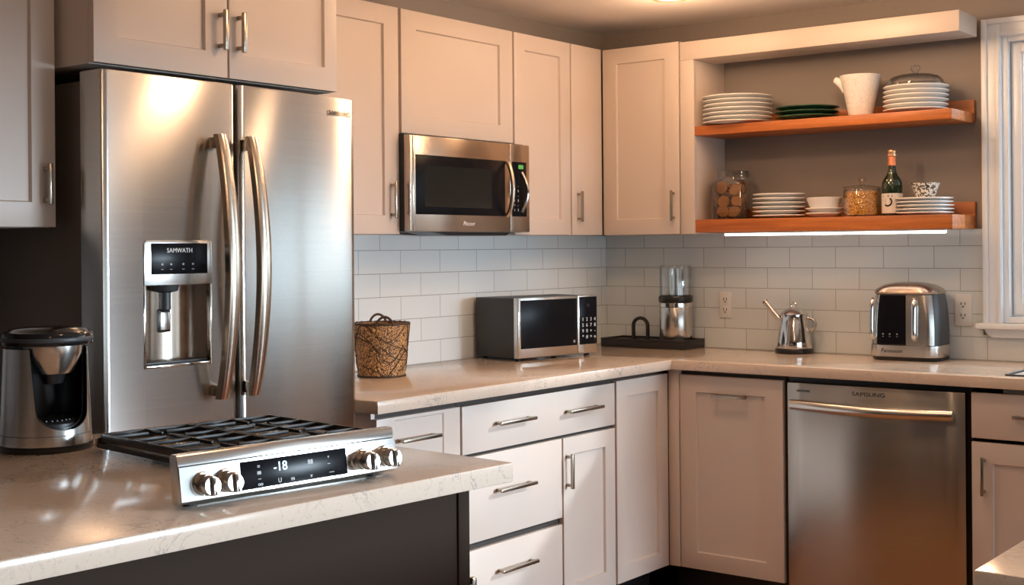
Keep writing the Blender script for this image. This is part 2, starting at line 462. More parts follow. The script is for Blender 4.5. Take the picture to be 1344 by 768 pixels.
bsr = struct('tile_backsplash', box(BM(), 1.655, 3.6, -0.008, 0.0, 0.90, 1.012), 'tileR', wb)

# window over the sink
def frame_ring(bm, x0, x1, z0, z1, w, y0, y1, bev=0.003, bottom=True):
    box(bm, x0, x0 + w, y0, y1, z0, z1, bev); box(bm, x1 - w, x1, y0, y1, z0, z1, bev)
    box(bm, x0 + w, x1 - w, y0, y1, z1 - w, z1, bev)
    if bottom: box(bm, x0 + w, x1 - w, y0, y1, z0, z0 + w, bev)
    return bm
CX0, CX1, CZ1 = 1.660, 4.007, 2.158
bmw = BM()
frame_ring(bmw, CX0, CX1, 1.054, CZ1, 0.067, -0.020, 0.0, 0.003, False)
frame_ring(bmw, CX0, CX1, 1.054, CZ1, 0.020, -0.030, -0.020, 0.003, False)
frame_ring(bmw, CX0 + 0.050, CX1 - 0.050, 1.054, CZ1 - 0.050, 0.015, -0.026, -0.020, 0.003, False)
win = struct('window_1', bmw, 'white')
struct('jamb', frame_ring(BM(), WX0 - 0.001, WX1 + 0.001, WZ0 - 0.001, WZ1 + 0.001, 0.022, -0.004, 0.10, 0.002), 'white', win)
bs = frame_ring(BM(), WX0 + 0.022, (WX0 + WX1) / 2 + 0.02, WZ0 + 0.022, WZ1 - 0.022, 0.046, 0.03, 0.06, 0.003)
frame_ring(bs, WX0 + 0.03, (WX0 + WX1) / 2 + 0.012, WZ0 + 0.03, WZ1 - 0.03, 0.03, 0.022, 0.03, 0.002)
struct('sash', bs, 'white', win)
struct('sash', frame_ring(BM(), (WX0 + WX1) / 2 - 0.02, WX1 - 0.022, WZ0 + 0.022, WZ1 - 0.022, 0.046, 0.062, 0.092, 0.003), 'white', win)
struct('pane', box(BM(), WX0 + 0.06, (WX0 + WX1) / 2 - 0.02, 0.043, 0.047, WZ0 + 0.06, WZ1 - 0.06), 'pane', win)
struct('pane', box(BM(), (WX0 + WX1) / 2 + 0.02, WX1 - 0.06, 0.075, 0.079, WZ0 + 0.06, WZ1 - 0.06), 'pane', win)
sl = BM(); box(sl, 1.640, 4.027, -0.055, 0.02, 1.036, 1.056, 0.005)
struct('sill', sl, 'white', win)
ap = BM(); prism(ap, [(1.690, 1.004), (3.977, 1.004), (3.997, 1.018), (4.007, 1.037), (1.660, 1.037), (1.670, 1.018)], 'y', -0.024, 0.0, 0.003)
struct('apron', ap, 'white', win)
# large unseen window in the right wall, its opening shaped to keep daylight low
w2 = BM()
box(w2, 5.27, 5.31, -4.48, -4.4, 0.07, 1.58, 0.003); box(w2, 5.27, 5.31, -0.2, -0.12, 0.07, 1.58, 0.003)
box(w2, 5.27, 5.31, -4.4, -0.2, 1.50, 1.58, 0.003); box(w2, 5.27, 5.31, -4.4, -0.2, 0.07, 0.15, 0.003)
for y in (-2.97, -1.54): box(w2, 5.31, 5.36, y - 0.03, y + 0.03, 0.15, 1.50, 0.003)
win2 = struct('window_2', w2, 'white')

# recessed ceiling lamps; all beyond the corner and fridge ones are added, unseen fill
def downlight(x, y, e, label):
    t = thing('recessed_ceiling_light', label, 'ceiling light', (x, y, CEIL), group='recessed ceiling lights')
    link('trim_ring', lathe(BM(), [(0.050, CEIL - 0.001), (0.073, CEIL - 0.001), (0.073, CEIL - 0.006), (0.068, CEIL - 0.011), (0.052, CEIL - 0.011), (0.050, CEIL - 0.006)], x, y, 40), 'cap', t)
    link('lens', lathe(BM(), [(0, CEIL - 0.001), (0.052, CEIL - 0.001), (0.052, CEIL - 0.008), (0.03, CEIL - 0.011), (0, CEIL - 0.012)], x, y, 40), 'lamp', t)
    l = add_light('lamp', 'POINT', (0, 0, -0.13), (0, 0, 0), e * 3, WARM, shadow_soft_size=0.06)
    l.parent = t
for i, (x, y, e) in enumerate(LAMP_SPOTS):
    downlight(x, y, e, ['round recessed ceiling light glowing above the corner cabinets', 'round recessed ceiling light above the fridge front',
        'added unseen ceiling light in front of the wall microwave', 'added unseen ceiling light in front of the shelves and window',
        'added unseen ceiling light over the middle of the floor', 'added unseen ceiling light behind the viewer', 'added unseen ceiling light above the floor between drawers and dishwasher'][i])

# ------------------------------------------------------------------ wall cabinets, left wall
UX = 0.163           # door face of the left wall cabinets
ZB, ZT = 1.3925, 2.172
def wall_cabinet(name, label, y0, y1, z0, z1, handle_y=None, hz=(1.447, 1.572), door=None, s=0.055):
    t = thing(name, label, 'cabinet', (0.0, (y0 + y1) / 2, z0))
    link('body', box(BM(), 0.0, UX - 0.021, y0, y1, z0, z1, 0.001), 'cab', t)
    d0, d1 = door or (y0, y1)
    d = link('door', shaker('+x', d0 + 0.002, d1 - 0.002, z0 + 0.001, z1 - 0.001, UX - 0.02, 0.02, s, 0.009, 0.063), 'cab', t)
    if handle_y is not None:
        link('handle', pull('+x', handle_y, handle_y, hz[0], hz[1], UX, 0.028, 0.010), 'nickel', d)
    return t
wall_cabinet('wall_cabinet', 'beige shaker wall cabinet between the fridge and the wall microwave', -1.96, -1.5135, ZB, ZT, -1.556, s=0.072)
wall_cabinet('wall_cabinet', 'wide beige shaker cabinet directly above the wall microwave', -1.5035, -0.872, 1.742, ZT, None, s=0.078)
wall_cabinet('wall_cabinet', 'beige shaker wall cabinet just right of the wall microwave', -0.865, -0.4905, ZB, ZT, None, s=0.068)
t = thing('wall_cabinet', 'narrow beige wall cabinet in the room corner with a flat door', 'cabinet', (0, -0.37, ZB))
link('body', box(BM(), 0.009, UX - 0.021, -0.4865, -0.262, ZB, ZT, 0.001), 'cab', t)
bmd = BM(); fbox(bmd, '+x', -0.4845, -0.265, ZB + 0.001, ZT - 0.001, UX - 0.02, UX, 0.0016); 
d = link('door', bmd, 'cab', t)
link('handle', pull('+x', -0.445, -0.445, 1.447, 1.572, UX, 0.028, 0.010), 'nickel', d)

# right (back wall) cabinet
RY = 0.263
t = thing('wall_cabinet', 'beige shaker wall cabinet on the back wall left of the open shelves', 'cabinet', (0.35, -0.1, ZB))
link('body', box(BM(), 0.167, 0.535, -RY + 0.021, -0.009, ZB, ZT - 0.002, 0.001), 'cab', t)
d = link('door', shaker('-y', 0.1685, 0.5345, ZB + 0.001, ZT - 0.004, RY - 0.02, 0.02, 0.066, 0.009, 0.063), 'cab', t)
link('handle', pull('-y', 0.509, 0.509, 1.447, 1.570, RY, 0.028, 0.010), 'nickel', d)

# open shelf surround
t = thing('shelf_surround', 'beige open cabinet frame with a long top rail around the wooden shelves', 'shelving', (0.6, -0.13, ZB))
link('side_panel', box(BM(), 0.578, 0.600, -RY + 0.02, -0.001, ZB, 2.16, 0.001), 'cab', t)
link('stile', box(BM(), 0.5405, 0.603, -RY, -RY + 0.0195, ZB, 2.089, 0.0015), 'cab', t)
link('top_rail', box(BM(), 0.5405, 1.662, -RY, -0.075, 2.0895, 2.163, 0.002), 'cab', t)
link('filler_panel', box(BM(), 0.5405, 0.577, -RY + 0.0205, -0.009, ZB, 2.0885, 0.001), 'cab', t)

# ------------------------------------------------------------------ shelves
SY = -0.2565
S1, S2 = 1.822, 1.449
t = thing('floating_shelf', 'orange wooden floating shelf, the upper of the two', 'shelf', (1.1, -0.13, S1 - 0.037))
link('board', box(BM(), 0.6015, 1.631, SY, -0.0165, S1 - 0.037, S1, 0.002), 'shelf', t)
link('backsplash_strip', box(BM(), 0.6015, 1.631, -0.016, -0.001, S1 - 0.030, S1 + 0.050, 0.0015), 'shelf', t)
t = thing('floating_shelf', 'thick orange wooden floating shelf, the lower one with the light under it', 'shelf', (1.1, -0.13, S2 - 0.05))
link('board', box(BM(), 0.6015, 1.631, SY, -0.0165, S2 - 0.051, S2, 0.002), 'shelf', t)
link('backsplash_strip', box(BM(), 0.6015, 1.631, -0.016, -0.001, S2 - 0.047, S2 + 0.050, 0.0015), 'shelf', t)
t = thing('under_shelf_light', 'slim white glowing light bar under the lower wooden shelf', 'light', (1.15, -0.2, 1.389))
link('housing', box(BM(), 0.705, 1.590, -0.215, -0.185, 1.3925, 1.3978, 0.001), 'plastic_w', t)
link('lens', box(BM(), 0.709, 1.586, -0.213, -0.187, 1.3835, 1.3924, 0.002), 'led', t)

# ------------------------------------------------------------------ fridge and its neighbours
FY0, FY1, FYM = -3.054, -2.246, -2.688
def door_outline(y0, y1, x_in, n=22):
    """curved plan outline of one fridge door"""
    yc, hw = (FY0 + FY1) / 2, (FY1 - FY0) / 2
    def fx(y):
        s = abs((y - yc) / hw)
        return 0.702 - (0.030 if y > yc else 0.0) * s ** 2.4
    rc = 0.012
    pts = [(x_in, y1), (x_in, y0)]
    L = []
    for i in range(n + 1):
        y = y0 + (y1 - y0) * i / n
        L.append((fx(y), y))
    a, b = L[0], L[-1]
    L[0] = (a[0] - rc, a[1]); L.insert(1, (a[0] - rc * 0.3, a[1] + rc * 0.3)); L.insert(2, (fx(y0 + rc), y0 + rc))
    L[-1] = (b[0] - rc, b[1]); L.insert(len(L) - 1, (fx(y1 - rc), y1 - rc)); L.insert(len(L) - 1, (b[0] - rc * 0.3, b[1] - rc * 0.3))
    out = []
    for p in L:
        if out and (p[1] <= out[-1][1]) and p is not L[-1]: continue
        out.append(p)
    return pts + out
fr = thing('refrigerator', 'tall stainless steel french door refrigerator with ice and water dispenser', 'refrigerator', (0.35, -2.65, 0))
link('body', box(BM(), 0.03, 0.618, FY0 + 0.004, FY1 - 0.004, 0.03, 1.735, 0.004), 'fside', fr)
link('base_grille', box(BM(), 0.06, 0.60, FY0 + 0.02, FY1 - 0.02, 0.0, 0.029), 'black', fr)
link('hinge_cover', box(BM(), 0.50, 0.645, FY0 + 0.01, FY0 + 0.06, 1.7355, 1.755, 0.004), 'black', fr)
link('hinge_cover', box(BM(), 0.50, 0.645, FY1 - 0.06, FY1 - 0.01, 1.7355, 1.755, 0.004), 'black', fr)
DZ0, DZ1 = 0.60, 1.752
ld = link('door', prism(BM(), door_outline(FY0 - 0.022, FYM - 0.0045, 0.622), 'z', DZ0, DZ1, 0.004), 'steel', fr)
rd = link('door', prism(BM(), door_outline(FYM + 0.0045, FY1, 0.622), 'z', DZ0, DZ1, 0.004), 'steel', fr)
bmf = prism(BM(), door_outline(FY0 - 0.022, FY1, 0.622), 'z', 0.06, DZ0 - 0.008, 0.004)
fz = link('freezer_drawer', bmf, 'steel', fr)
link('handle', tube(BM(), [(0.70, -2.95, 0.5), (0.745, -2.95, 0.5), (0.752, -2.9, 0.5), (0.752, -2.4, 0.5), (0.745, -2.35, 0.5), (0.70, -2.35, 0.5)], 0.012, 12), 'handle', fz)
def fridge_handle(yc):
    bm = BM(); n = 26; pts = []
    z0, z1 = 0.985, 1.622
    secs = []
    for i in range(n + 1):
        s = i / n; z = z0 + (z1 - z0) * s
        b = math.sin(math.pi * s) ** 0.8
        xf = 0.742 + 0.045 * b; w = 0.0135 + 0.004 * b; th = 0.020
        secs.append([(xf - th, yc - w, z), (xf - 0.004, yc - w, z), (xf, yc - w + 0.005, z), (xf + 0.001, yc, z), (xf, yc + w - 0.005, z), (xf - 0.004, yc + w, z), (xf - th, yc + w, z)])
    rings = [[bm.verts.new(p) for p in sec] for sec in secs]
    fs = []
    for A, B in zip(rings, rings[1:]):
        for k in range(7): fs.append(bm.faces.new((A[k], A[(k + 1) % 7], B[(k + 1) % 7], B[k])))
    fs.append(bm.faces.new(rings[0])); fs.append(bm.faces.new(rings[-1]))
    for z in (z0 + 0.02, z1 - 0.02): box(bm, 0.690, 0.735, yc - 0.010, yc + 0.010, z - 0.014, z + 0.014, 0.003)
    bmesh.ops.recalc_face_normals(bm, faces=bm.faces[:])
    return bm
tag(link('handle', fridge_handle(-2.765), 'handle', ld), 'bowed bronze-toned steel door handle')
tag(link('handle', fridge_handle(-2.668), 'handle', rd), 'bowed bronze-toned steel door handle')
# dispenser: bezel, screen, and a cavity cut into the door
DY0, DY1 = -2.968, -2.770
cut(ld, (lambda b: (bmesh.ops.translate(b, verts=b.verts[:], vec=-OFF[ld]), b)[1])(box(BM(), 0.629, 0.80, DY0 + 0.006, DY1 - 0.006, 1.078, 1.262)))
def cavity():
    bm = BM(); n = 14
    y0, y1, z0, z1 = DY0 + 0.0065, DY1 - 0.0065, 1.0785, 1.2615
    row = []
    for i in range(n + 1):
        s = i / n; y = y0 + (y1 - y0) * s
        x = 0.690 - 0.058 * (1 - abs(2 * s - 1) ** 3.0)
        row.append((x, y))
    bot = [bm.verts.new((x, y, z0)) for x, y in row]; top = [bm.verts.new((x, y, z1)) for x, y in row]
    fs = [bm.faces.new((bot[i], bot[i + 1], top[i + 1], top[i])) for i in range(n)]
    fs.append(bm.faces.new(bot)); fs.append(bm.faces.new(top))
    for f in fs: f.normal_update()
    return bm
dsp = link('dispenser', cavity(), 'steel_w', ld)
rim = BM()
for (a, b, c, e) in ((DY0, DY0 + 0.007, 1.070, 1.264), (DY1 - 0.007, DY1, 1.070, 1.264), (DY0 + 0.007, DY1 - 0.007, 1.070, 1.078)):
    box(rim, 0.680, 0.704, a, b, c, e, 0.002)
o = link('dispenser_rim', rim, 'chrome', fr)
dp = BM(); prism(dp, [(DY0, 1.262), (DY1, 1.262), (DY1, 1.360), (DY1 - 0.008, 1.368), (DY0 + 0.008, 1.368), (DY0, 1.360)], 'x', 0.655, 0.7055, 0.003)
dpn = link('dispenser_panel', dp, 'steel_s', fr)
link('screen', box(BM(), 0.7056, 0.7070, DY0 + 0.020, DY1 - 0.016, 1.288, 1.360, 0.0005), 'blackgl', dpn)
text('logo', 'SAMWATH', (0.7074, -2.868, 1.343), 0.015, '+x', 'glyph', dpn)
for yy in (-2.918, -2.893, -2.858, -2.830):
    text('icon', 'o', (0.7074, yy, 1.312), 0.010, '+x', 'glyph', dpn); text('icon', '---', (0.7074, yy, 1.300), 0.008, '+x', 'glyph', dpn)
noz = BM(); lathe(noz, [(0, 1.262), (0.034, 1.262), (0.030, 1.248), (0.014, 1.244), (0.014, 1.205), (0.010, 1.200), (0, 1.200)], 0.672, -2.885, 24)
link('nozzle', noz, 'dgrey', fr)
lv = BM(); box(lv, 0.664, 0.672, -2.905, -2.867, 1.150, 1.205, 0.004)
link('lever', lv, 'black', fr)
link('lever_pad', box(BM(), 0.6722, 0.675, -2.899, -2.873, 1.156, 1.198, 0.001), 'steel_s', fr)
link('drip_tray', box(BM(), 0.650, 0.698, DY0 + 0.010, DY1 - 0.010, 1.0786, 1.084, 0.001), 'dgrey', fr)
lg = text('logo', 'SAMSUNG', (0.6862, -2.318, 1.708), 0.019, '+x', 'ink', rd, sx=1.1)
lg.rotation_euler.z += R(7.6)
link('door_gap_shade', box(BM(), 0.6185, 0.664, FYM - 0.0040, FYM + 0.0040, DZ0, DZ1 - 0.004), 'black', fr)  # black strip added to put shade in the gap between the doors

t = thing('overfridge_cabinet', 'deep beige two-door cabinet above the refrigerator', 'cabinet', (0.33, -2.7, 1.768))
link('body', box(BM(), 0.001, 0.659, -3.079, -2.3215, 1.766, CEIL - 0.002, 0.001), 'cab', t)
d = link('door', shaker('+x', -3.079, -2.697, 1.768, CEIL - 0.004, 0.660, 0.02, 0.068, 0.009, 0.061), 'cab', t)
link('handle', pull('+x', -2.722, -2.722, 1.832, 1.932, 0.680, 0.03, 0.011), 'nickel', d)
d = link('door', shaker('+x', -2.691, -2.321, 1.768, CEIL - 0.004, 0.660, 0.02, 0.045, 0.009, 0.061), 'cab', t)
link('handle', pull('+x', -2.664, -2.664, 1.832, 1.932, 0.680, 0.03, 0.011), 'nickel', d)

t = thing('tall_wall_cabinet', 'deep beige wall cabinet left of the refrigerator', 'cabinet', (0.28, -3.4, 1.40))
link('body', box(BM(), 0.001, 0.529, -3.60, -3.096, 1.398, CEIL - 0.002, 0.001), 'cab', t)
d = link('door', shaker('+x', -3.598, -3.093, 1.399, CEIL - 0.004, 0.530, 0.02, 0.060, 0.009, 0.056), 'cab', t)
link('handle', pull('+x', -3.121, -3.121, 1.449, 1.543, 0.550, 0.028, 0.009), 'nickel', d)

# ------------------------------------------------------------------ wall microwave
MX = 0.215
MY0, MY1, MZ0, MZ1 = -1.517, -0.841, 1.4015, 1.733
t = thing('wall_microwave', 'bronze stainless microwave hung under the wide wall cabinet', 'microwave', (0.1, -1.18, MZ0))
link('body', box(BM(), 0.010, MX - 0.030, MY0 + 0.002, MY1 - 0.002, MZ0, MZ1 + 0.006, 0.002), 'black', t)
MD = -0.9615
dr = link('door', box(BM(), MX - 0.0295, MX, MY0, MD - 0.001, MZ0 + 0.001, MZ1, 0.003), 'steel_w', t)
link('edge_trim', box(BM(), MX - 0.012, MX + 0.003, MY0 + 0.012, MY0 + 0.019, MZ0 + 0.002, MZ1 - 0.001, 0.002), 'chrome', dr)
link('window', box(BM(), MX, MX + 0.0016, -1.490, -0.994, 1.461, 1.667, 0.0007), 'blackgl', dr)
link('inner_screen', box(BM(), MX + 0.0017, MX + 0.0021, -1.445, -1.075, 1.488, 1.632), mat('microwave_mesh', (0.014, 0.016, 0.017), 0.12), dr)
n = 18
link('handle', tube(BM(), [(MX + 0.002 + 0.030 * math.sin(math.pi * i / n) ** 0.6, -0.985, 1.462 + (1.667 - 1.462) * i / n) for i in range(n + 1)], 0.0085, 10, sx=1.0), 'handle', dr)
text('logo', 'Pitcoor', (MX + 0.0004, -1.205, 1.431), 0.022, '+x', 'glyph', dr, 0.25)
cp = link('control_panel', box(BM(), MX - 0.0295, MX, MD + 0.001, MY1, MZ0 + 0.001, MZ1, 0.003), 'steel_w', t)
link('keypad', box(BM(), MX, MX + 0.0015, -0.950, -0.862, 1.461, 1.667, 0.0006), 'blackgl', cp)
link('display', box(BM(), MX + 0.0016, MX + 0.0019, -0.912, -0.882, 1.641, 1.656), mat('green_display', (0.05, 0.2, 0.05), 0.3, emit=(0.2, 0.8, 0.15), estr=0.35), cp)
for r_ in range(6):
    for c_ in range(2):
        text('key', '12'[c_] if r_ % 2 else '=-'[c_], (MX + 0.0019, -0.937 + 0.022 * c_, 1.575 - 0.018 * r_), 0.012, '+x', 'glyph', cp)
link('dial_trim', tube(BM(), [(MX + 0.004 + 0.02 * math.sin(math.pi * i / 12), -0.883 - 0.012 * (i / 12 - 0.5) ** 2 * 4, 1.478 + 0.150 * i / 12) for i in range(13)], 0.006, 8), 'chrome', cp)
vt = BM(); prism(vt, [(-1.36, MZ0), (-0.90, MZ0), (-0.93, MZ0 - 0.012), (-1.27, MZ0 - 0.012)], 'x', 0.05, 0.17, 0.001)
link('vent', vt, 'black', t)

# ------------------------------------------------------------------ base cabinets
BX = 0.667
ZK, ZC = 0.145, 0.8825
def base_body(t, x0, x1, y0, y1):
    link('body', box(BM(), x0, x1, y0, y1, ZK, ZC), 'carc', t)
t = thing('base_cabinet', 'white-lit base cabinet at the fridge end of the left counter', 'cabinet', (0.33, -1.98, 0))
link('body', box(BM(), 0.009, 0.646, -2.15, -1.797, ZK, ZC), 'carc', t)
link('side_panel', box(BM(), 0.009, 0.6465, -2.166, -2.1505, 0.0, ZC, 0.001), 'cab', t)
link('toe_kick', box(BM(), 0.009, 0.59, -2.15, -1.797, 0.0, ZK - 0.001), 'black', t)
d = link('drawer', shaker('+x', -2.164, -1.801, 0.719, 0.8635, BX - 0.02, 0.02, 0.075, 0.004, 0.0095), 'cab', t)
link('handle', pull('+x', -2.085, -1.918, 0.795, 0.795, BX, 0.032, 0.011), 'nickel', d)
d = link('door', shaker('+x', -2.164, -1.801, ZK, 0.7095, BX - 0.02, 0.02, 0.055), 'cab', t)
link('handle', pull('+x', -1.832, -1.832, 0.535, 0.655, BX, 0.03, 0.010), 'nickel', d)

t = thing('base_cabinet', 'wide white base cabinet with three drawers and one door', 'cabinet', (0.33, -1.37, 0))
link('body', box(BM(), 0.009, 0.646, -1.795, -0.942, ZK, ZC), 'carc', t)
link('toe_kick', box(BM(), 0.009, 0.59, -1.795, -0.942, 0.0, ZK - 0.001), 'black', t)
d = link('drawer', slab_front('+x', -1.791, -0.9505, 0.7145, 0.862, BX - 0.02), 'cab', t)
link('handle', pull('+x', -1.637, -1.450, 0.795, 0.795, BX, 0.032, 0.011), 'nickel', d)
link('handle', pull('+x', -1.258, -1.060, 0.792, 0.792, BX, 0.032, 0.011), 'nickel', d)
d = link('drawer', slab_front('+x', -1.791, -1.274, 0.440, 0.7035, BX - 0.02), 'cab', t)
link('handle', pull('+x', -1.637, -1.450, 0.586, 0.586, BX, 0.032, 0.011), 'nickel', d)
d = link('drawer', slab_front('+x', -1.791, -1.274, ZK, 0.4175, BX - 0.02), 'cab', t)
link('handle', pull('+x', -1.632, -1.445, 0.333, 0.333, BX, 0.032, 0.011), 'nickel', d)
d = link('door', shaker('+x', -1.265, -0.9505, ZK, 0.7025, BX - 0.02, 0.02, 0.062, 0.009, 0.058), 'cab', t)
link('handle', pull('+x', -1.247, -1.247, 0.533, 0.652, BX, 0.03, 0.011), 'nickel', d)

t = thing('base_cabinet', 'tall single-door base cabinet at the inner corner of the left counter', 'cabinet', (0.33, -0.77, 0))
link('body', box(BM(), 0.009, 0.646, -0.940, -0.604, ZK, ZC), 'carc', t)
link('toe_kick', box(BM(), 0.009, 0.59, -0.940, -0.604, 0.0, ZK - 0.001), 'black', t)
link('door', shaker('+x', -0.938, -0.5875, ZK, 0.866, BX - 0.02, 0.02, 0.068, 0.009, 0.058), 'cab', t)

BY = 0.580
t = thing('base_cabinet', 'brown-shaded pull-out base cabinet left of the dishwasher', 'cabinet', (0.9, -0.3, 0))
link('body', box(BM(), 0.66, 1.139, -BY + 0.021, -0.009, ZK, ZC), 'carc', t)
link('toe_kick', box(BM(), 0.66, 1.139, -0.50, -0.009, 0.0, ZK - 0.001), 'black', t)
link('corner_filler', box(BM(), 0.6675, 0.7115, -BY - 0.004, -BY + 0.0205, ZK, ZC, 0.001), 'cab', t)
d = link('door', shaker('-y', 0.715, 1.134, ZK, 0.8645, BY - 0.02, 0.02, 0.068, 0.009, 0.062), 'cab', t)
link('handle', pull('-y', 0.858, 1.000, 0.796, 0.796, BY, 0.03, 0.011), 'nickel', d)

t = thing('base_cabinet', 'brown-shaded sink base cabinet right of the dishwasher', 'cabinet', (2.2, -0.3, 0))
link('body', box(BM(), 1.797, 2.60, -BY + 0.021, -0.009, ZK, 0.70), 'carc', t)
link('toe_kick', box(BM(), 1.797, 2.60, -0.50, -0.009, 0.0, ZK - 0.001), 'black', t)
d = link('drawer', slab_front('-y', 1.798, 2.198, 0.7175, 0.864, BY - 0.02), 'cab', t)
link('handle', pull('-y', 1.933, 2.075, 0.795, 0.795, BY, 0.03, 0.011), 'nickel', d)
d = link('drawer', slab_front('-y', 2.202, 2.598, 0.7175, 0.864, BY - 0.02), 'cab', t)
d = link('door', shaker('-y', 1.798, 2.198, ZK, 0.7045, BY - 0.02, 0.02, 0.066), 'cab', t)
link('handle', pull('-y', 1.838, 1.838, 0.536, 0.660, BY, 0.03, 0.010), 'nickel', d)
d = link('door', shaker('-y', 2.202, 2.598, ZK, 0.7045, BY - 0.02, 0.02, 0.066), 'cab', t)

# dishwasher
dw = thing('dishwasher', 'stainless steel dishwasher set under the back counter', 'dishwasher', (1.46, -0.3, 0))
link('body', box(BM(), 1.143, 1.793, -0.55, -0.02, 0.10, 0.880), 'black', dw)
link('toe_kick', box(BM(), 1.143, 1.793, -0.50, -0.02, 0.0, 0.0999), 'black', dw)
def dw_door():
    bm = BM(); n = 20; x0, x1 = 1.151, 1.777
    pts = [(x1, -0.552), (x0, -0.552)]
    for i in range(n + 1):
        s = i / n; x = x0 + (x1 - x0) * s; k = abs(2 * s - 1)
        y = -0.589 + 0.007 * k ** 2.5
        if i in (0, n): y += 0.006
        pts.append((x, y))
    pts = pts[:2] + pts[2:]
    return prism(bm, [(x, y) for x, y in pts], 'z', 0.115, 0.8605, 0.003)
dd = link('door', dw_door(), 'steel', dw)
def dw_handle():
    bm = BM(); n = 24; rings = []
    for i in range(n + 1):
        s = i / n; x = 1.173 + (1.746 - 1.173) * s
        b = math.sin(math.pi * s)
        z = 0.7855 - 0.006 * b; yf = -0.612 - 0.020 * b; h = 0.018
        sec = []
        for k in range(12):
            a = 2 * math.pi * k / 12
            sec.append((x, yf + 0.012 + 0.013 * math.cos(a), z + h * math.sin(a)))
        rings.append([bm.verts.new(p) for p in sec])
    for A, B in zip(rings, rings[1:]):
        for k in range(12): bm.faces.new((A[k], A[(k + 1) % 12], B[(k + 1) % 12], B[k]))
    bm.faces.new(rings[0]); bm.faces.new(rings[-1])
    for x in (1.185, 1.734): box(bm, x - 0.01, x + 0.01, -0.606, -0.580, 0.776, 0.794, 0.002)
    bmesh.ops.recalc_face_normals(bm, faces=bm.faces[:])
    return bm
link('handle', dw_handle(), 'steel_s', dd)
text('logo', 'SAMSUNG', (1.455, -0.5896, 0.835), 0.019, '-y', 'ink', dd, sx=1.35)
text('badge', 'SAMSUNG', (1.215, -0.5872, 0.8335), 0.011, '-y', 'ink', dd, 0.2)

# countertop along both walls, one slab with a hole for the sink
def counter():
    bm = BM()
    xs = [0.009, 0.697, 1.905, 2.55, 3.6]; ys = [-2.19, -0.61, -0.54, -0.10, -0.009]
    z0, z1 = 0.8830, 0.9200
    def cell(i, j):
        x, y = (xs[i] + xs[i + 1]) / 2, (ys[j] + ys[j + 1]) / 2
        if y < -0.61 and x > 0.697: return False
        if 1.905 < x < 2.55 and -0.54 < y < -0.10: return False
        return True
    V = {}
    def v(i, j, z):
        if (i, j, z) not in V: V[(i, j, z)] = bm.verts.new((xs[i], ys[j], z1 if z else z0))
        return V[(i, j, z)]
    nx, ny = len(xs) - 1, len(ys) - 1
    for i in range(nx):
        for j in range(ny):
            if not cell(i, j): continue
            bm.faces.new((v(i, j, 1), v(i + 1, j, 1), v(i + 1, j + 1, 1), v(i, j + 1, 1)))
            bm.faces.new((v(i, j + 1, 0), v(i + 1, j + 1, 0), v(i + 1, j, 0), v(i, j, 0)))
            for di, dj, a, b in ((-1, 0, (i, j + 1), (i, j)), (1, 0, (i + 1, j), (i + 1, j + 1)), (0, -1, (i, j), (i + 1, j)), (0, 1, (i + 1, j + 1), (i, j + 1))):
                ii, jj = i + di, j + dj
                if not (0 <= ii < nx and 0 <= jj < ny and cell(ii, jj)):
                    bm.faces.new((v(*a, 0), v(*b, 0), v(*b, 1), v(*a, 1)))
    bmesh.ops.recalc_face_normals(bm, faces=bm.faces[:])
    es = [e for e in bm.edges if len(e.link_faces) == 2 and e.calc_face_angle(0) > 1.0]
    bmesh.ops.bevel(bm, geom=es, offset=0.003, segments=2, profile=0.5, affect='EDGES')
    return bm
tag(link('countertop', counter(), 'quartz', loc=(0.4, -0.9, 0.883)), 'long L-shaped speckled stone countertop along the tiled walls', 'countertop')
t = thing('sink', 'undermount steel sink at the right end of the back counter', 'sink', (2.2, -0.3, 0.72))
bmk = BM()
for q in ((1.892, 1.904, -0.553, -0.087), (2.551, 2.563, -0.553, -0.087)): box(bmk, q[0], q[1], q[2], q[3], 0.72, 0.8825)
for q in ((-0.553, -0.541), (-0.099, -0.087)): box(bmk, 1.904, 2.551, q[0], q[1], 0.72, 0.8825)
link('basin', bmk, 'steel_s', t)
link('bottom', box(BM(), 1.904, 2.551, -0.541, -0.099, 0.72, 0.726), 'steel_s', t)
link('rim', (lambda b: (box(b, 1.8955, 1.9035, -0.5485, -0.0915, 0.9203, 0.925, 0.001), box(b, 2.5515, 2.5595, -0.5485, -0.0915, 0.9203, 0.925, 0.001), box(b, 1.9035, 2.5515, -0.5485, -0.5405, 0.9203, 0.925, 0.001), box(b, 1.9035, 2.5515, -0.0995, -0.0915, 0.9203, 0.925, 0.001), b)[4])(BM()), 'dgrey', t)

# peninsula corner in the right foreground
t = thing('base_cabinet', 'dark cabinet under the sunlit-white counter corner at lower right', 'cabinet', (3.2, -2.5, 0))
link('body', box(BM(), 2.68, 3.75, -3.06, -1.75, 0.10, 0.8825), 'island', t)
link('toe_kick', box(BM(), 2.73, 3.70, -3.00, -1.80, 0.0, 0.0999), 'black', t)
tag(link('countertop', box(BM(), 2.635, 3.8, -3.110, -1.70, 0.883, 0.920, 0.003), 'quartz_sunlit', loc=(3.2, -2.4, 0.883)), 'sunlit-white stone countertop corner at lower right foreground', 'countertop')

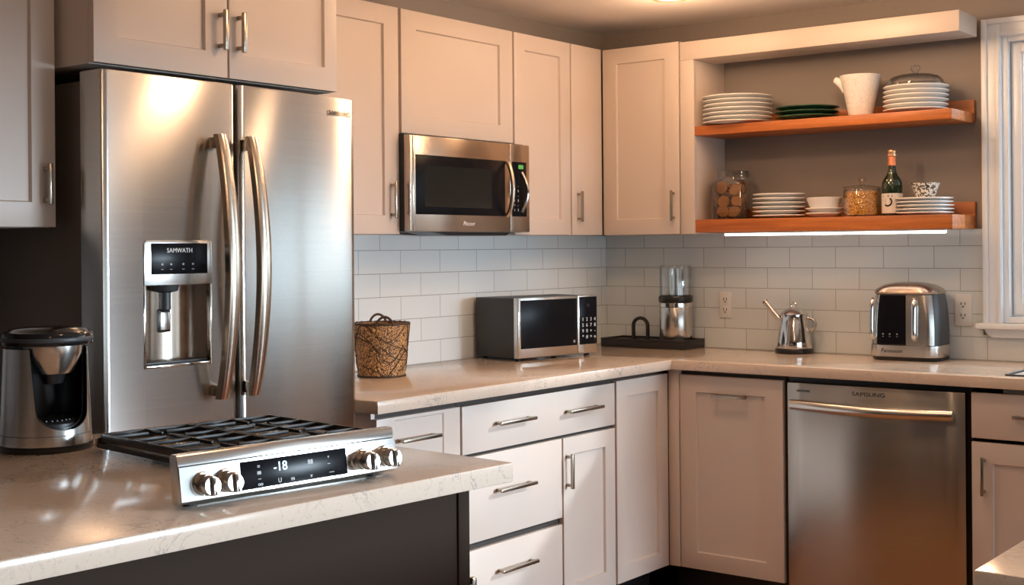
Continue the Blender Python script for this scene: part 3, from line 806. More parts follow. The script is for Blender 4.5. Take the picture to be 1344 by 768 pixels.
# ------------------------------------------------------------------ small wall items
def outlet(x0, x1, z0, z1, label):
    t = thing('wall_outlet', label, 'outlet', ((x0 + x1) / 2, -0.008, (z0 + z1) / 2))
    xc, zc = (x0 + x1) / 2, (z0 + z1) / 2
    link('cover_plate', box(BM(), x0, x1, -0.0145, -0.0082, z0, z1, 0.003), 'plastic_w', t)
    for s in (-1, 1):
        b = BM(); zz = zc + s * 0.021
        box(b, xc - 0.013, xc + 0.013, -0.0160, -0.0146, zz - 0.015, zz + 0.015, 0.0006)
        sk = link('socket', b, 'plastic_w', t)
        b = BM(); box(b, xc - 0.008, xc - 0.005, -0.0163, -0.0161, zz - 0.003, zz + 0.008); box(b, xc + 0.005, xc + 0.008, -0.0163, -0.0161, zz - 0.003, zz + 0.008); box(b, xc - 0.003, xc + 0.003, -0.0163, -0.0161, zz - 0.011, zz - 0.006)
        link('slots', b, 'ink', sk)
outlet(0.575, 0.630, 1.046, 1.154, 'white wall outlet on the tiles between the canister and the kettle')
outlet(1.552, 1.617, 1.042, 1.160, 'white wall outlet on the tiles beside the window')

# ------------------------------------------------------------------ island with the range top
IR = R(-4.3)
IO = (1.851, -3.069, 0)
t = thing('island_cabinet', 'dark brown island base below the foreground countertop', 'cabinet', IO, IR, True)
IZ = 0.98
link('body', box(BM(), -0.84, -0.032, -2.45, -0.080, 0.10, IZ - 0.0335, 0.002), 'island', t)
link('corner_post', box(BM(), -0.060, -0.028, -0.105, -0.0785, 0.10, IZ - 0.0336, 0.002), 'island', t)
link('toe_kick', box(BM(), -0.79, -0.08, -2.40, -0.17, 0.0, 0.0999), 'black', t)
hb = BM(); box(hb, -0.062, -0.050, -0.0495, -0.0385, 0.66, 0.785, 0.003)
for z in (0.675, 0.77): box(hb, -0.060, -0.052, -0.0783, -0.047, z - 0.005, z + 0.005, 0.001)
link('handle', hb, 'nickel', t)
t2 = thing('island_countertop', 'pale veined stone island countertop in the left foreground', 'countertop', (IO[0], IO[1], IZ - 0.033), IR, True)
b = BM(); box(b, -0.875, 0.0, -2.5, 0.0, 0.0, 0.033, 0.003)
link('slab', b, 'quartz', t2)

RO, RR = (1.724, -3.663, IZ), R(-7.3)
t = thing('range_top', 'stainless gas range top with four knobs sitting on the island', 'range', RO, RR, True)
PW = 0.392
# front console, its face leaning back a little
TL = 0.152
def lean(bm):
    for v in bm.verts: v.co.x -= (v.co.z - 0.012) * TL - 0.002
    return bm
def leant(o):
    o.location.x -= (o.location.z - 0.012) * TL - 0.002
    o.rotation_euler = (Matrix.Rotation(-math.atan(TL), 3, 'Y') @ Matrix.Rotation(R(90), 3, 'Z') @ Matrix.Rotation(R(90), 3, 'X')).to_euler()
    return o
def console():
    bm = BM()
    prof = [(-0.010, 0.006), (0.002, 0.012), (-0.0053, 0.0595), (-0.0066, 0.0600), (-0.0080, 0.0612), (-0.0098, 0.0735), (-0.013, 0.0765), (-0.026, 0.0765), (-0.030, 0.073), (-0.022, 0.006)]
    prism(bm, prof, 'y', 0.0, PW, 0.005, 3)
    return bm
link('control_console', console(), 'steel_s', t)
def bridge():
    bm = BM()
    q = [(-0.0285, 0.045), (-0.0285, PW - 0.006), (-0.2615, 0.548), (-0.2615, 0.192)]
    lo = [bm.verts.new((x, y, 0.0008)) for x, y in q]; hi = [bm.verts.new((x, y, 0.058 if x > -0.1 else 0.0135)) for x, y in q]
    bm.faces.new(lo); bm.faces.new(hi)
    for k in range(4): bm.faces.new((lo[k], lo[(k + 1) % 4], hi[(k + 1) % 4], hi[k]))
    bmesh.ops.recalc_face_normals(bm, faces=bm.faces[:])
    bmesh.ops.bevel(bm, geom=bm.edges[:], offset=0.002, segments=2, profile=0.5, affect='EDGES')
    return bm
link('sloped_top', bridge(), 'steel_s', t)
link('seam', box(BM(), -0.0090, -0.0062, 0.004, PW - 0.004, 0.0588, 0.0612), 'ink', t)
dsp = link('display', lean(box(BM(), -0.004, 0.0012, 0.100, 0.291, 0.0155, 0.0555, 0.0004)), 'blackgl', t)
leant(text('digits', '-18', (0.0016, 0.168, 0.042), 0.019, '+x', 'digit', dsp))
for (yy, zz, s, hh) in ((0.130, 0.046, '=', 0.009), (0.130, 0.037, '88', 0.007), (0.130, 0.029, '--', 0.008), (0.131, 0.021, 'oo', 0.008), (0.165, 0.022, 'U', 0.009), (0.188, 0.022, 'm', 0.009),
                        (0.222, 0.042, '88', 0.010), (0.222, 0.022, 'v', 0.009), (0.256, 0.046, 'v', 0.007), (0.256, 0.036, '--', 0.008), (0.260, 0.023, '----', 0.007)):
    leant(text('icon', s, (0.0016, yy, zz), hh, '+x', 'glyph', dsp))
def knob(yc, zc, k):
    kp = BM()
    def ring(r, x): return [(x, yc + r * math.cos(2 * math.pi * i / 28), zc + r * math.sin(2 * math.pi * i / 28)) for i in range(28)]
    def stack(L):
        bm = BM(); RR_ = [[bm.verts.new(p) for p in ring(r, x)] for r, x in L]
        for A, B in zip(RR_, RR_[1:]):
            for i in range(28): bm.faces.new((A[i], A[(i + 1) % 28], B[(i + 1) % 28], B[i]))
        bm.faces.new(RR_[0]); bm.faces.new(RR_[-1])
        bmesh.ops.recalc_face_normals(bm, faces=bm.faces[:]); return lean(bm)
    kb = link('knob', stack([(0.0165, -0.003), (0.0165, 0.004), (0.0155, 0.006), (0.0140, 0.006), (0.0140, 0.026), (0.0125, 0.0285), (0.0, 0.0285)][:-1]), 'steel_s', t)
    link('grip', (lambda b: (box(b, 0.0286, 0.0345, yc - 0.0028, yc + 0.0028, zc - 0.0125, zc + 0.0125, 0.0015), lean(b))[1])(BM()), 'chrome', kb)
    link('collar', stack([(0.0145, 0.0062), (0.0150, 0.010), (0.0150, 0.016), (0.0145, 0.018)]), 'nickel', kb)
for k, (yy, zz) in enumerate(((0.036, 0.034), (0.073, 0.034), (0.322, 0.034), (0.366, 0.034))): knob(yy, zz, k)
for yy in (0.03, 0.362): link('foot', lathe(BM(), [(0, 0), (0.008, 0), (0.008, 0.0085), (0, 0.0085)], -0.03, yy, 16), 'rubber', t)
# cooktop plate, burner box, grates
PX0, PX1, PY0, PY1 = -0.596, -0.262, 0.182, 0.556
link('cooktop', (lambda b: (box(b, PX0, PX1, PY0, PY1, 0.0058, 0.014, 0.003), b)[1])(BM()), 'blackm', t)
link('back_trim', box(BM(), PX0 - 0.006, PX0 - 0.0005, PY0, PY1, 0.0058, 0.024, 0.0015), 'handle', t)
link('burner_box', box(BM(), PX0 + 0.08, PX1 - 0.012, 0.25, PY1 - 0.02, 0.0005, 0.0056), 'blackm', t)
for (bx, by, br) in ((-0.505, 0.265, 0.030), (-0.355, 0.265, 0.036), (-0.505, 0.462, 0.036), (-0.355, 0.462, 0.030)):
    bn = link('burner', lathe(BM(), [(0, 0.0142), (br + 0.010, 0.0142), (br + 0.008, 0.0165), (br, 0.017), (br, 0.0205), (0, 0.0205)], bx, by, 30), 'handle', t)
    link('cap', lathe(BM(), [(0, 0.0207), (br - 0.006, 0.0207), (br - 0.004, 0.0225), (br - 0.008, 0.0240), (0, 0.0244)], bx, by, 30), 'iron', bn)
for gy0, gy1 in ((PY0 + 0.004, (PY0 + PY1) / 2 - 0.002), ((PY0 + PY1) / 2 + 0.002, PY1 - 0.004)):
    g = BM(); x0, x1 = PX0 + 0.006, PX1 - 0.004; z0, z1 = 0.0255, 0.0320; w = 0.0055
    for yy in (gy0, gy1 - w): box(g, x0, x1, yy, yy + w, 0.018, z1, 0.0012)
    for xx in (x0, x1 - w): box(g, xx, xx + w, gy0, gy1, 0.018, z1, 0.0012)
    box(g, (x0 + x1) / 2 - w / 2, (x0 + x1) / 2 + w / 2, gy0, gy1, z0, z1, 0.0012)
    gc = (gy0 + gy1) / 2
    for xx in (x0 + 0.040, x0 + 0.105, x1 - 0.110, x1 - 0.045):
        box(g, xx, xx + w, gy0, gc - 0.018, z0, z1, 0.0012); box(g, xx, xx + w, gc + 0.018, gy1, z0, z1, 0.0012)
    for (xa, xb) in ((x0, x0 + 0.062), (x0 + 0.088, x1 - 0.094), (x1 - 0.068, x1)): box(g, xa, xb, gc - w / 2, gc + w / 2, z0, z1, 0.0012)
    for xx in (x0, x1 - 0.008):
        for yy in (gy0, gy1 - 0.008): box(g, xx, xx + 0.008, yy, yy + 0.008, 0.0142, z0 + 0.001, 0.001)
    link('grate', g, 'iron', t)

# ------------------------------------------------------------------ coffee maker on the island
CM = (1.045, -3.438, IZ)
t = thing('coffee_maker', 'round stainless steel coffee maker with black lid at the left edge', 'coffee maker', CM, 0, True)
toC = Vector((0.845, -0.535, 0)).normalized(); rt = Vector((0.791, 0.612, 0)); D = (toC * 0.84 + rt * 0.54).normalized(); Q = Vector((-D.y, D.x, 0))
shell = BM()
ro = lambda z: 0.0815 - 0.0075 * min(1, max(0, (z - 0.012) / 0.175))
prof = [(ro(z), z) for z in (0.012, 0.03, 0.06, 0.10, 0.14, 0.187)]
lathe(shell, prof + [(ro(0.187) - 0.003, 0.187)] + [(r - 0.003, z) for r, z in reversed(prof[:-1])], 0, 0, 72)
sh = link('housing', shell, 'steel_s', t)
def ucut(w0, w1, zb, zt, d0, d1):
    """U-shaped prism opening along D"""
    bm = BM(); out = []
    n = 16
    for i in range(n + 1):
        a = math.pi + math.pi * i / n
        out.append((w0 * math.cos(a), zb + 0.034 + 0.034 * math.sin(a)))
    out += [(w1, zt), (-w1, zt)]
    lo = [bm.verts.new(D * d0 + Q * u + Vector((0, 0, v))) for u, v in out]; hi = [bm.verts.new(D * d1 + Q * u + Vector((0, 0, v))) for u, v in out]
    k = len(out)
    bm.faces.new(lo); bm.faces.new(list(reversed(hi)))
    for i in range(k): bm.faces.new((lo[i], hi[i], hi[(i + 1) % k], lo[(i + 1) % k]))
    bmesh.ops.recalc_face_normals(bm, faces=bm.faces[:])
    return bm
cut(sh, ucut(0.050, 0.058, 0.040, 0.25, 0.01, 0.2))
lin = BM(); lathe(lin, [(0.070, 0.030), (0.068, 0.186), (0.064, 0.186), (0.066, 0.034)] , 0, 0, 60)
ln = link('inner_well', lin, 'black', t)
cut(ln, ucut(0.046, 0.054, 0.044, 0.25, 0.01, 0.2))
link('base', lathe(BM(), [(0, 0), (0.082, 0), (0.084, 0.004), (0.083, 0.011), (0, 0.011)], 0, 0, 60), 'black', t)
dt = link('drip_tray', lathe(BM(), [(0, 0.035), (0.0655, 0.035), (0.0655, 0.050), (0.060, 0.054), (0, 0.054)], 0, 0, 48), 'black', t)
gb = BM()
for i in range(-5, 6):
    y = i * 0.009; L = math.sqrt(max(0, 0.052 ** 2 - y * y)); box(gb, -L, L, y - 0.0015, y + 0.0015, 0.0542, 0.0562)
link('grid', gb, 'dgrey', dt)
fc = D * 0.026
link('filter_cone', lathe(BM(), [(0, 0.141), (0.036, 0.141), (0.038, 0.144), (0.053, 0.178), (0.054, 0.192), (0, 0.192)], fc.x, fc.y, 48), 'steel_s', t)
link('spout', lathe(BM(), [(0, 0.122), (0.018, 0.122), (0.024, 0.140), (0, 0.140)], fc.x, fc.y, 32), 'black', t)
link('lid', lathe(BM(), [(0, 0.1925), (0.078, 0.1925), (0.080, 0.196), (0.080, 0.212), (0.077, 0.216), (0.070, 0.217), (0.066, 0.221), (0.040, 0.225), (0, 0.226)], 0.004, 0.002, 64), 'gloss', t)
link('lid_band', lathe(BM(), [(0.0802, 0.199), (0.0812, 0.201), (0.0812, 0.205), (0.0802, 0.207)], 0.004, 0.002, 64), 'dgrey', t)
link('seam', lathe(BM(), [(0.0812, 0.0300), (0.0814, 0.0303), (0.0814, 0.0308), (0.0812, 0.0311)], 0, 0, 64), 'dgrey', t)

# ------------------------------------------------------------------ things on the back counters
ZC1 = 0.9202
# basket
BKX, BKY = 0.205, -1.655
t = thing('wicker_basket', 'woven brown wicker basket beside the refrigerator', 'basket', (BKX, BKY, ZC1), 0, True)
rb = lambda s: 0.078 + 0.016 * s
H = 0.175
prof = [(0, 0.001), (rb(0), 0.001)] + [(rb(s / 8), H * s / 8) for s in range(1, 9)] + [(rb(1) - 0.006, H), (rb(0.5) - 0.006, H / 2), (rb(0) - 0.006, 0.008), (0, 0.008)]
link('bowl', lathe(BM(), prof, 0, 0, 64), 'wicker', t)
wv = BM()
for i in range(34):
    a0 = random.uniform(0, 6.28); s0 = random.uniform(0.02, 0.9); da = random.uniform(-2.2, 2.2); ds = random.uniform(-0.9, 0.9)
    pts = []
    for k in range(15):
        q = k / 14; s = s0 + ds * q + 0.08 * math.sin(5 * q + i); s = min(0.98, max(0.02, s)); a = a0 + da * q
        r = rb(s) + 0.0012; pts.append((r * math.cos(a), r * math.sin(a), H * s))
    tube(wv, pts, 0.0016, 5)
for s in (0.0, 1.0): tube(wv, [((rb(s) - 0.001) * math.cos(2 * math.pi * k / 48), (rb(s) - 0.001) * math.sin(2 * math.pi * k / 48), H * s + 0.003 * (1 - s) + 0.0015 * math.sin(9 * k)) for k in range(48)], 0.0042, 7, closed=True)
link('woven_strands', wv, 'basketb', t)
ha = math.atan2(-0.725, 0.688) + 0.12
for sgn, aa in ((1, ha + math.pi), (-1, ha)):
    hp = []
    for k in range(13):
        q = k / 12; a = aa + (q - 0.5) * 0.62
        hp.append((rb(1) * math.cos(a), rb(1) * math.sin(a), H - 0.004 + 0.030 * math.sin(math.pi * q) ** 0.6))
    tube_b = tube(BM(), hp, 0.0042, 8)
    link('handle', tube_b, 'basketb', t)

# counter microwave
t = thing('counter_microwave', 'black and steel microwave standing on the left counter', 'microwave', (0.262, -0.985, ZC1), R(-10), True)
w, dpt, h0, h1 = 0.424, 0.240, 0.010, 0.236
link('body', box(BM(), -dpt, -0.022, 0.002, w - 0.002, h0, h1 - 0.002, 0.003), 'dgrey', t)
fm = BM(); b0 = 0.318
dr = link('door', box(BM(), -0.0215, 0.0, 0.0, b0, h0, h1, 0.003), 'steel_s', t)
link('window', box(BM(), 0.0002, 0.0016, 0.017, b0 - 0.006, 0.045, h1 - 0.010, 0.0006), 'blackgl', dr)
text('badge', 'O', (0.0019, b0 - 0.022, 0.060), 0.014, '+x', 'glyph', dr)
link('edge_bar', box(BM(), 0.0002, 0.006, 0.001, 0.012, h0 + 0.001, h1 - 0.001, 0.002), 'chrome', dr)
cp = link('control_panel', box(BM(), -0.0215, 0.0, b0 + 0.001, w, h0, h1, 0.003), 'steel_s', t)
link('keypad', box(BM(), 0.0002, 0.0016, b0 + 0.008, w - 0.002, 0.045, h1 - 0.006, 0.0006), 'blackgl', cp)
text('display', '12', (0.0019, 0.372, 0.196), 0.016, '+x', 'dgrey', cp)
for r_ in range(4):
    for c_ in range(4):
        text('key', '1234567890+-*#=o'[r_ * 4 + c_], (0.0019, b0 + 0.026 + 0.022 * c_, 0.142 - 0.0225 * r_), 0.019, '+x', 'glyph', cp)
for (xx, yy) in ((-0.03, 0.03), (-0.03, w - 0.03), (-dpt + 0.02, 0.03), (-dpt + 0.02, w - 0.03)):
    link('foot', lathe(BM(), [(0, 0), (0.011, 0), (0.011, 0.0098), (0, 0.0098)], xx, yy, 14), 'rubber', t)
# power cord looping behind it
pc = [(0.075, -0.555, 1.00), (0.085, -0.50, 1.012), (0.075, -0.44, 1.008), (0.060, -0.38, 0.985), (0.062, -0.34, 0.955), (0.055, -0.37, 0.935), (0.045, -0.43, 0.9255), (0.035, -0.50, 0.9255)]
def smooth_path(p, n=6):
    p = [Vector(a) for a in p]; out = []
    for i in range(len(p) - 1):
        p0, p1, p2, p3 = p[max(i - 1, 0)], p[i], p[i + 1], p[min(i + 2, len(p) - 1)]
        for k in range(n):
            q = k / n
            out.append(0.5 * ((2 * p1) + (-p0 + p2) * q + (2 * p0 - 5 * p1 + 4 * p2 - p3) * q * q + (-p0 + 3 * p1 - 3 * p2 + p3) * q ** 3))
    out.append(p[-1]); return out
tag(link('power_cord', tube(BM(), smooth_path(pc), 0.0035, 8), 'black', loc=(0.06, -0.4, ZC1)), 'black power cord looping between the counter microwave and the tray', 'cord')

# tray, its handle, canister
t = thing('serving_tray', 'flat black tray with an arched handle in the counter corner', 'tray', (0.31, -0.11, ZC1), R(1.5), True)
tb = BM(); box(tb, -0.200, 0.200, -0.095, 0.085, 0.0, 0.0300, 0.003)
link('base', tb, 'blackm', t)
rm = BM(); box(rm, -0.200, 0.200, -0.095, -0.088, 0.0301, 0.038, 0.001); box(rm, -0.200, 0.200, 0.078, 0.085, 0.0301, 0.038, 0.001)
box(rm, -0.200, -0.193, -0.088, 0.078, 0.0301, 0.038, 0.001); box(rm, 0.193, 0.200, -0.088, 0.078, 0.0301, 0.038, 0.001)
link('rim', rm, 'blackm', t)
hp = [(-0.100, 0.01, 0.030), (-0.100, 0.01, 0.085)] + [(-0.065 - 0.035 * math.cos(math.pi * k / 10), 0.01, 0.088 + 0.032 * math.sin(math.pi * k / 10)) for k in range(11)] + [(-0.030, 0.01, 0.085), (-0.030, 0.01, 0.030)]
link('handle', tube(BM(), hp, 0.0095, 10, sx=0.8, sy=1.0), 'blackm', t)

CG = (0.420, -0.105, ZC1 + 0.0304)
t = thing('coffee_grinder', 'steel coffee grinder with a clear glass hopper on the black tray', 'grinder', CG, 0, True)
link('body', lathe(BM(), [(0, 0), (0.066, 0), (0.068, 0.004), (0.068, 0.158), (0.066, 0.161), (0, 0.161)], 0, 0, 48), 'steel_s', t)
link('band', lathe(BM(), [(0.0682, 0.140), (0.0700, 0.142), (0.0700, 0.158), (0.0682, 0.160)], 0, 0, 48), 'chrome', t)
link('collar', lathe(BM(), [(0, 0.1612), (0.069, 0.1612), (0.071, 0.165), (0.071, 0.184), (0.068, 0.188), (0, 0.188)], 0, 0, 48), 'black', t)
gl = lathe(BM(), [(0.063, 0.189), (0.066, 0.192), (0.066, 0.300), (0.064, 0.312), (0.062, 0.315), (0, 0.316), (0, 0.313), (0.060, 0.311), (0.0625, 0.298), (0.0625, 0.189)], 0, 0, 48)
link('hopper', gl, 'glass', t)
link('inner_tube', lathe(BM(), [(0.030, 0.189), (0.032, 0.300), (0.029, 0.300), (0.027, 0.189)], 0.0, 0, 32), 'glass', t)

# kettle
KT = (0.945, -0.088, ZC1)
t = thing('kettle', 'small stainless steel kettle with a long straight spout on a black base', 'kettle', KT, 0, True)
link('base', lathe(BM(), [(0, 0), (0.072, 0), (0.074, 0.003), (0.074, 0.016), (0.071, 0.020), (0, 0.020)], 0, 0, 48), 'black', t)
link('body', lathe(BM(), [(0, 0.0202), (0.068, 0.0202), (0.069, 0.024), (0.066, 0.050), (0.060, 0.090), (0.053, 0.125), (0.049, 0.145), (0.049, 0.150), (0, 0.150)], 0, 0, 56), 'chrome', t)
ld_ = link('lid', lathe(BM(), [(0, 0.1502), (0.054, 0.1502), (0.054, 0.154), (0.046, 0.162), (0.030, 0.173), (0.012, 0.180), (0, 0.181)], 0, 0, 48), 'steel_s', t)
kn = BM(); tube(kn, [(0.011 * math.cos(a * math.pi / 8), 0, 0.1905 + 0.009 * math.sin(a * math.pi / 8)) for a in range(16)], 0.0032, 8, closed=True); lathe(kn, [(0, 0.1805), (0.006, 0.1805), (0.005, 0.184), (0, 0.184)], 0, 0, 16)
link('knob', kn, 'chrome', ld_)
rtv = Vector((0.97, 0.24, 0)); 
link('spout', tube(BM(), [tuple(-rtv * 0.050 + Vector((0, 0, 0.128))), tuple(-rtv * 0.066 + Vector((0, 0, 0.142))), tuple(-rtv * 0.085 + Vector((0, 0, 0.166))), tuple(-rtv * 0.112 + Vector((0, 0, 0.200)))], [0.013, 0.0125, 0.0115, 0.0105], 14), 'chrome', t)
link('spout_tip', tube(BM(), [tuple(-rtv * 0.1122 + Vector((0, 0, 0.2003))), tuple(-rtv * 0.116 + Vector((0, 0, 0.205)))], [0.0118, 0.0105], 14), 'nickel', t)
hpts = smooth_path([tuple(rtv * 0.047 + Vector((0, 0, 0.140))), tuple(rtv * 0.068 + Vector((0, 0, 0.136))), tuple(rtv * 0.083 + Vector((0, 0, 0.122))), tuple(rtv * 0.084 + Vector((0, 0, 0.106))), tuple(rtv * 0.074 + Vector((0, 0, 0.094))), tuple(rtv * 0.064 + Vector((0, 0, 0.088)))])
link('handle', tube(BM(), hpts, 0.0058, 10), 'steel_s', t)

# bread maker by the window
BMK = (1.424, -0.115, ZC1)
t = thing('countertop_appliance', 'rounded steel and black countertop food appliance beside the window', 'appliance', BMK, R(3), True)
def rrect(hx, hy, r, n=8, yo=0.0, bulge=0.0):
    out = []
    for cx_, cy_, a0 in ((hx - r, hy - r, 0), (-hx + r, hy - r, 90), (-hx + r, -hy + r, 180), (hx - r, -hy + r, 270)):
        for i in range(n + 1):
            a = R(a0 + 90 * i / n); out.append((cx_ + r * math.cos(a), cy_ + r * math.sin(a) + yo))
    return out
def loft(bm, secs):
    rings = [[bm.verts.new((x, y, z)) for x, y in o] for z, o in secs]
    k = len(rings[0])
    for A, B in zip(rings, rings[1:]):
        for i in range(k): bm.faces.new((A[i], A[(i + 1) % k], B[(i + 1) % k], B[i]))
    bm.faces.new(list(reversed(rings[0]))); bm.faces.new(rings[-1])
    bmesh.ops.recalc_face_normals(bm, faces=bm.faces[:])
    return bm
HX, HYA = 0.132, 0.098
link('foot', loft(BM(), [(0.0, rrect(HX - 0.010, HYA - 0.008, 0.05)), (0.012, rrect(HX - 0.004, HYA - 0.003, 0.052)), (0.0145, rrect(HX - 0.006, HYA - 0.005, 0.052))]), 'black', t)
link('base_band', loft(BM(), [(0.0147, rrect(HX - 0.002, HYA, 0.055)), (0.018, rrect(HX, HYA, 0.055)), (0.056, rrect(HX - 0.001, HYA, 0.055)), (0.058, rrect(HX - 0.003, HYA - 0.002, 0.055))]), 'steel_s', t)
link('body', loft(BM(), [(0.0582, rrect(HX - 0.004, HYA - 0.003, 0.055)), (0.10, rrect(HX - 0.003, HYA - 0.003, 0.056)), (0.18, rrect(HX - 0.007, HYA - 0.005, 0.056)), (0.235, rrect(HX - 0.014, HYA - 0.010, 0.056)), (0.2435, rrect(HX - 0.017, HYA - 0.012, 0.056))]), 'dgrey', t)
# steel front wrap on either side of the black panel: strips that follow the front outline
def front_strip(x0, x1, z0, z1, gap, th, n=10, m_=6):
    bm = BM()
    def yf(x, z):
        k = min(1, max(0, (z - 0.10) / 0.145)); hx = HX - 0.003 - 0.014 * k * k; hy = HYA - 0.003 - 0.009 * k * k; r = 0.056
        ax = abs(x)
        if ax <= hx - r: return -hy
        q = min(ax - (hx - r), r); return -hy + r - math.sqrt(max(0, r * r - q * q))
    G = []
    for j in range(m_ + 1):
        z = z0 + (z1 - z0) * j / m_; k = min(1, max(0, (z - 0.10) / 0.145)); shrink = (HX - 0.003 - 0.014 * k * k) / (HX - 0.003)
        row = []
        for i in range(n + 1):
            x = (x0 + (x1 - x0) * i / n) * shrink
            row.append((x, yf(x, z) - gap, z))
        G.append(row)
    F = [[bm.verts.new((x, y - th, z)) for x, y, z in row] for row in G]; B_ = [[bm.verts.new(p) for p in row] for row in G]
    for j in range(m_):
        for i in range(n):
            bm.faces.new((F[j][i], F[j][i + 1], F[j + 1][i + 1], F[j + 1][i])); bm.faces.new((B_[j][i], B_[j + 1][i], B_[j + 1][i + 1], B_[j][i + 1]))
    for j in range(m_):
        bm.faces.new((F[j][0], F[j + 1][0], B_[j + 1][0], B_[j][0])); bm.faces.new((F[j][n], B_[j][n], B_[j + 1][n], F[j + 1][n]))
    for i in range(n):
        bm.faces.new((F[0][i], B_[0][i], B_[0][i + 1], F[0][i + 1])); bm.faces.new((F[m_][i], F[m_][i + 1], B_[m_][i + 1], B_[m_][i]))
    bmesh.ops.recalc_face_normals(bm, faces=bm.faces[:])
    return bm
link('front_panel', front_strip(-0.127, -0.094, 0.0585, 0.240, 0.0, 0.003), 'steel_s', t)
link('front_panel', front_strip(0.014, 0.112, 0.0585, 0.240, 0.0, 0.003), 'steel_s', t)
pn = link('control_panel', front_strip(-0.093, 0.013, 0.060, 0.238, 0.0, 0.0035), 'blackgl', t)
for k, xx in enumerate((-0.070, -0.045, -0.018)):
    text('icon', 'o', (xx, -HYA - 0.0010, 0.098), 0.010, '-y', 'glyph', pn); text('icon', '--', (xx, -HYA - 0.0010, 0.089), 0.009, '-y', 'glyph', pn)
text('icon', '~', (-0.045, -HYA + 0.0035, 0.168), 0.022, '-y', 'glyph', pn)
text('logo', 'Fanasean', (-0.040, -HYA - 0.0004, 0.036), 0.020, '-y', 'ink', t, 0.25, 1.1)
def grip(x, z0, z1, w):
    bm = BM(); n = 10
    k = lambda z: -HYA + 0.003 + 0.009 * max(0, (z - 0.1) / 0.145) ** 2 - 0.004 + (0.013 if x < 0 else 0.0)
    pts = [(x, k(z0) + 0.004, z0), (x, k(z0) - 0.010, z0 + 0.010)] + [(x, k(z0 + (z1 - z0) * q) - 0.013, z0 + (z1 - z0) * q) for q in (0.15, 0.35, 0.65, 0.85)] + [(x, k(z1) - 0.010, z1 - 0.010), (x, k(z1) + 0.004, z1)]
    return tube(bm, smooth_path(pts, 4), w, 10, sx=1.0, sy=1.25)
link('handle', grip(0.046, 0.078, 0.225, 0.0075), 'chrome', t)
link('handle', grip(-0.113, 0.078, 0.225, 0.0055), 'chrome', t)
link('lid', loft(BM(), [(0.2437, rrect(HX - 0.014, HYA - 0.008, 0.058)), (0.250, rrect(HX - 0.012, HYA - 0.006, 0.058)), (0.262, rrect(HX - 0.020, HYA - 0.012, 0.058)), (0.276, rrect(HX - 0.045, HYA - 0.030, 0.050)), (0.283, rrect(HX - 0.078, HYA - 0.055, 0.030)), (0.285, rrect(HX - 0.105, HYA - 0.080, 0.012))]), 'steel_w', t)

# ------------------------------------------------------------------ crockery on the shelves
def plate_bm(r, h=0.010, th=0.0035, foot=0.6):
    return lathe(BM(), [(0, 0.0015), (r * foot - 0.004, 0.0015), (r * foot - 0.003, 0), (r * foot, 0), (r * foot + 0.004, 0.002), (r * 0.97, h - 0.001), (r, h), (r, h + th * 0.7), (r * 0.985, h + th), (r * 0.90, h + th - 0.001), (r * foot, 0.0055), (0, 0.0045)], 0, 0, 56)
ORD = ['bottom', 'second from bottom', 'third from bottom', 'fourth from bottom', 'fifth from bottom', 'sixth from bottom', 'seventh from bottom']
def stack(name, cat, n, x, y, z, step, r, m, phrase, group, **kw):
    src = None
    for i in range(n):
        if src is None:
            src = o = link(name, plate_bm(r, **kw), m)
        else:
            o = src.copy(); COL.objects.link(o)
        jx, jy = (random.uniform(-0.0015, 0.0015), random.uniform(-0.0015, 0.0015)) if i else (0, 0)
        o.location = (x + jx, y + jy, z + step * i)
        tag(o, f"{phrase}, {'topmost' if i == n - 1 else ORD[i]} of its stack", cat, group)
E1, E2 = S1 + 0.0003, S2 + 0.0003
stack('dinner_plate', 'plate', 7, 0.742, -0.157, E1, 0.0168, 0.138, 'ceramic', 'white dinner plate at left of upper shelf', 'white dinner plates at the left of the upper shelf', h=0.0115)
stack('green_plate', 'plate', 3, 1.036, -0.150, E1, 0.0175, 0.122, 'cgreen', 'dark green plate on the upper shelf', 'dark green plates on the upper shelf', h=0.014)
stack('dessert_plate', 'plate', 6, 1.462, -0.146, E1, 0.0168, 0.116, 'ceramic', 'white plate under the glass dome', 'white plates under the glass dome', h=0.011)
stack('side_plate', 'plate', 6, 0.910, -0.140, E2, 0.0166, 0.102, 'ceramic', 'white side plate beside the cookie jar', 'white side plates on the lower shelf', h=0.0105)
stack('salad_plate', 'plate', 5, 1.490, -0.140, E2, 0.0130, 0.102, 'ceramic', 'thin white plate under the speckled bowl', 'thin white plates under the speckled bowl', h=0.0085)
stack('saucer_plate', 'plate', 2, 1.101, -0.140, E2, 0.0185, 0.072, 'ceramic', 'small white plate under the white bowl on the lower shelf', 'small white plates under the white bowl', h=0.015)

def bowl_bm(r, h, foot):
    return lathe(BM(), [(0, 0), (foot, 0), (foot + 0.002, 0.003), (r * 0.86, h * 0.45), (r * 0.97, h * 0.8), (r, h), (r - 0.003, h + 0.0015), (r - 0.005, h), (r * 0.92, h * 0.75), (foot, 0.008), (0, 0.007)], 0, 0, 56)
o = link('bowl', bowl_bm(0.068, 0.052, 0.045), 'ceramic'); o.location = (1.101, -0.140, E2 + 0.0185 + 0.0085)
o.location.z = E2 + 0.0185 + 0.0050
tag(o, 'plain white bowl stacked on two small plates on the lower shelf', 'bowl')
o = link('bowl', lathe(BM(), [(0, 0), (0.027, 0), (0.029, 0.003), (0.040, 0.026), (0.049, 0.052), (0.051, 0.060), (0.048, 0.060), (0.036, 0.026), (0.024, 0.007), (0, 0.006)], 0, 0, 48), 'speckle')
o.location = (1.493, -0.140, E2 + 0.0130 * 4 + 0.0057)
tag(o, 'small black and white speckled bowl on top of the thin plates', 'bowl')

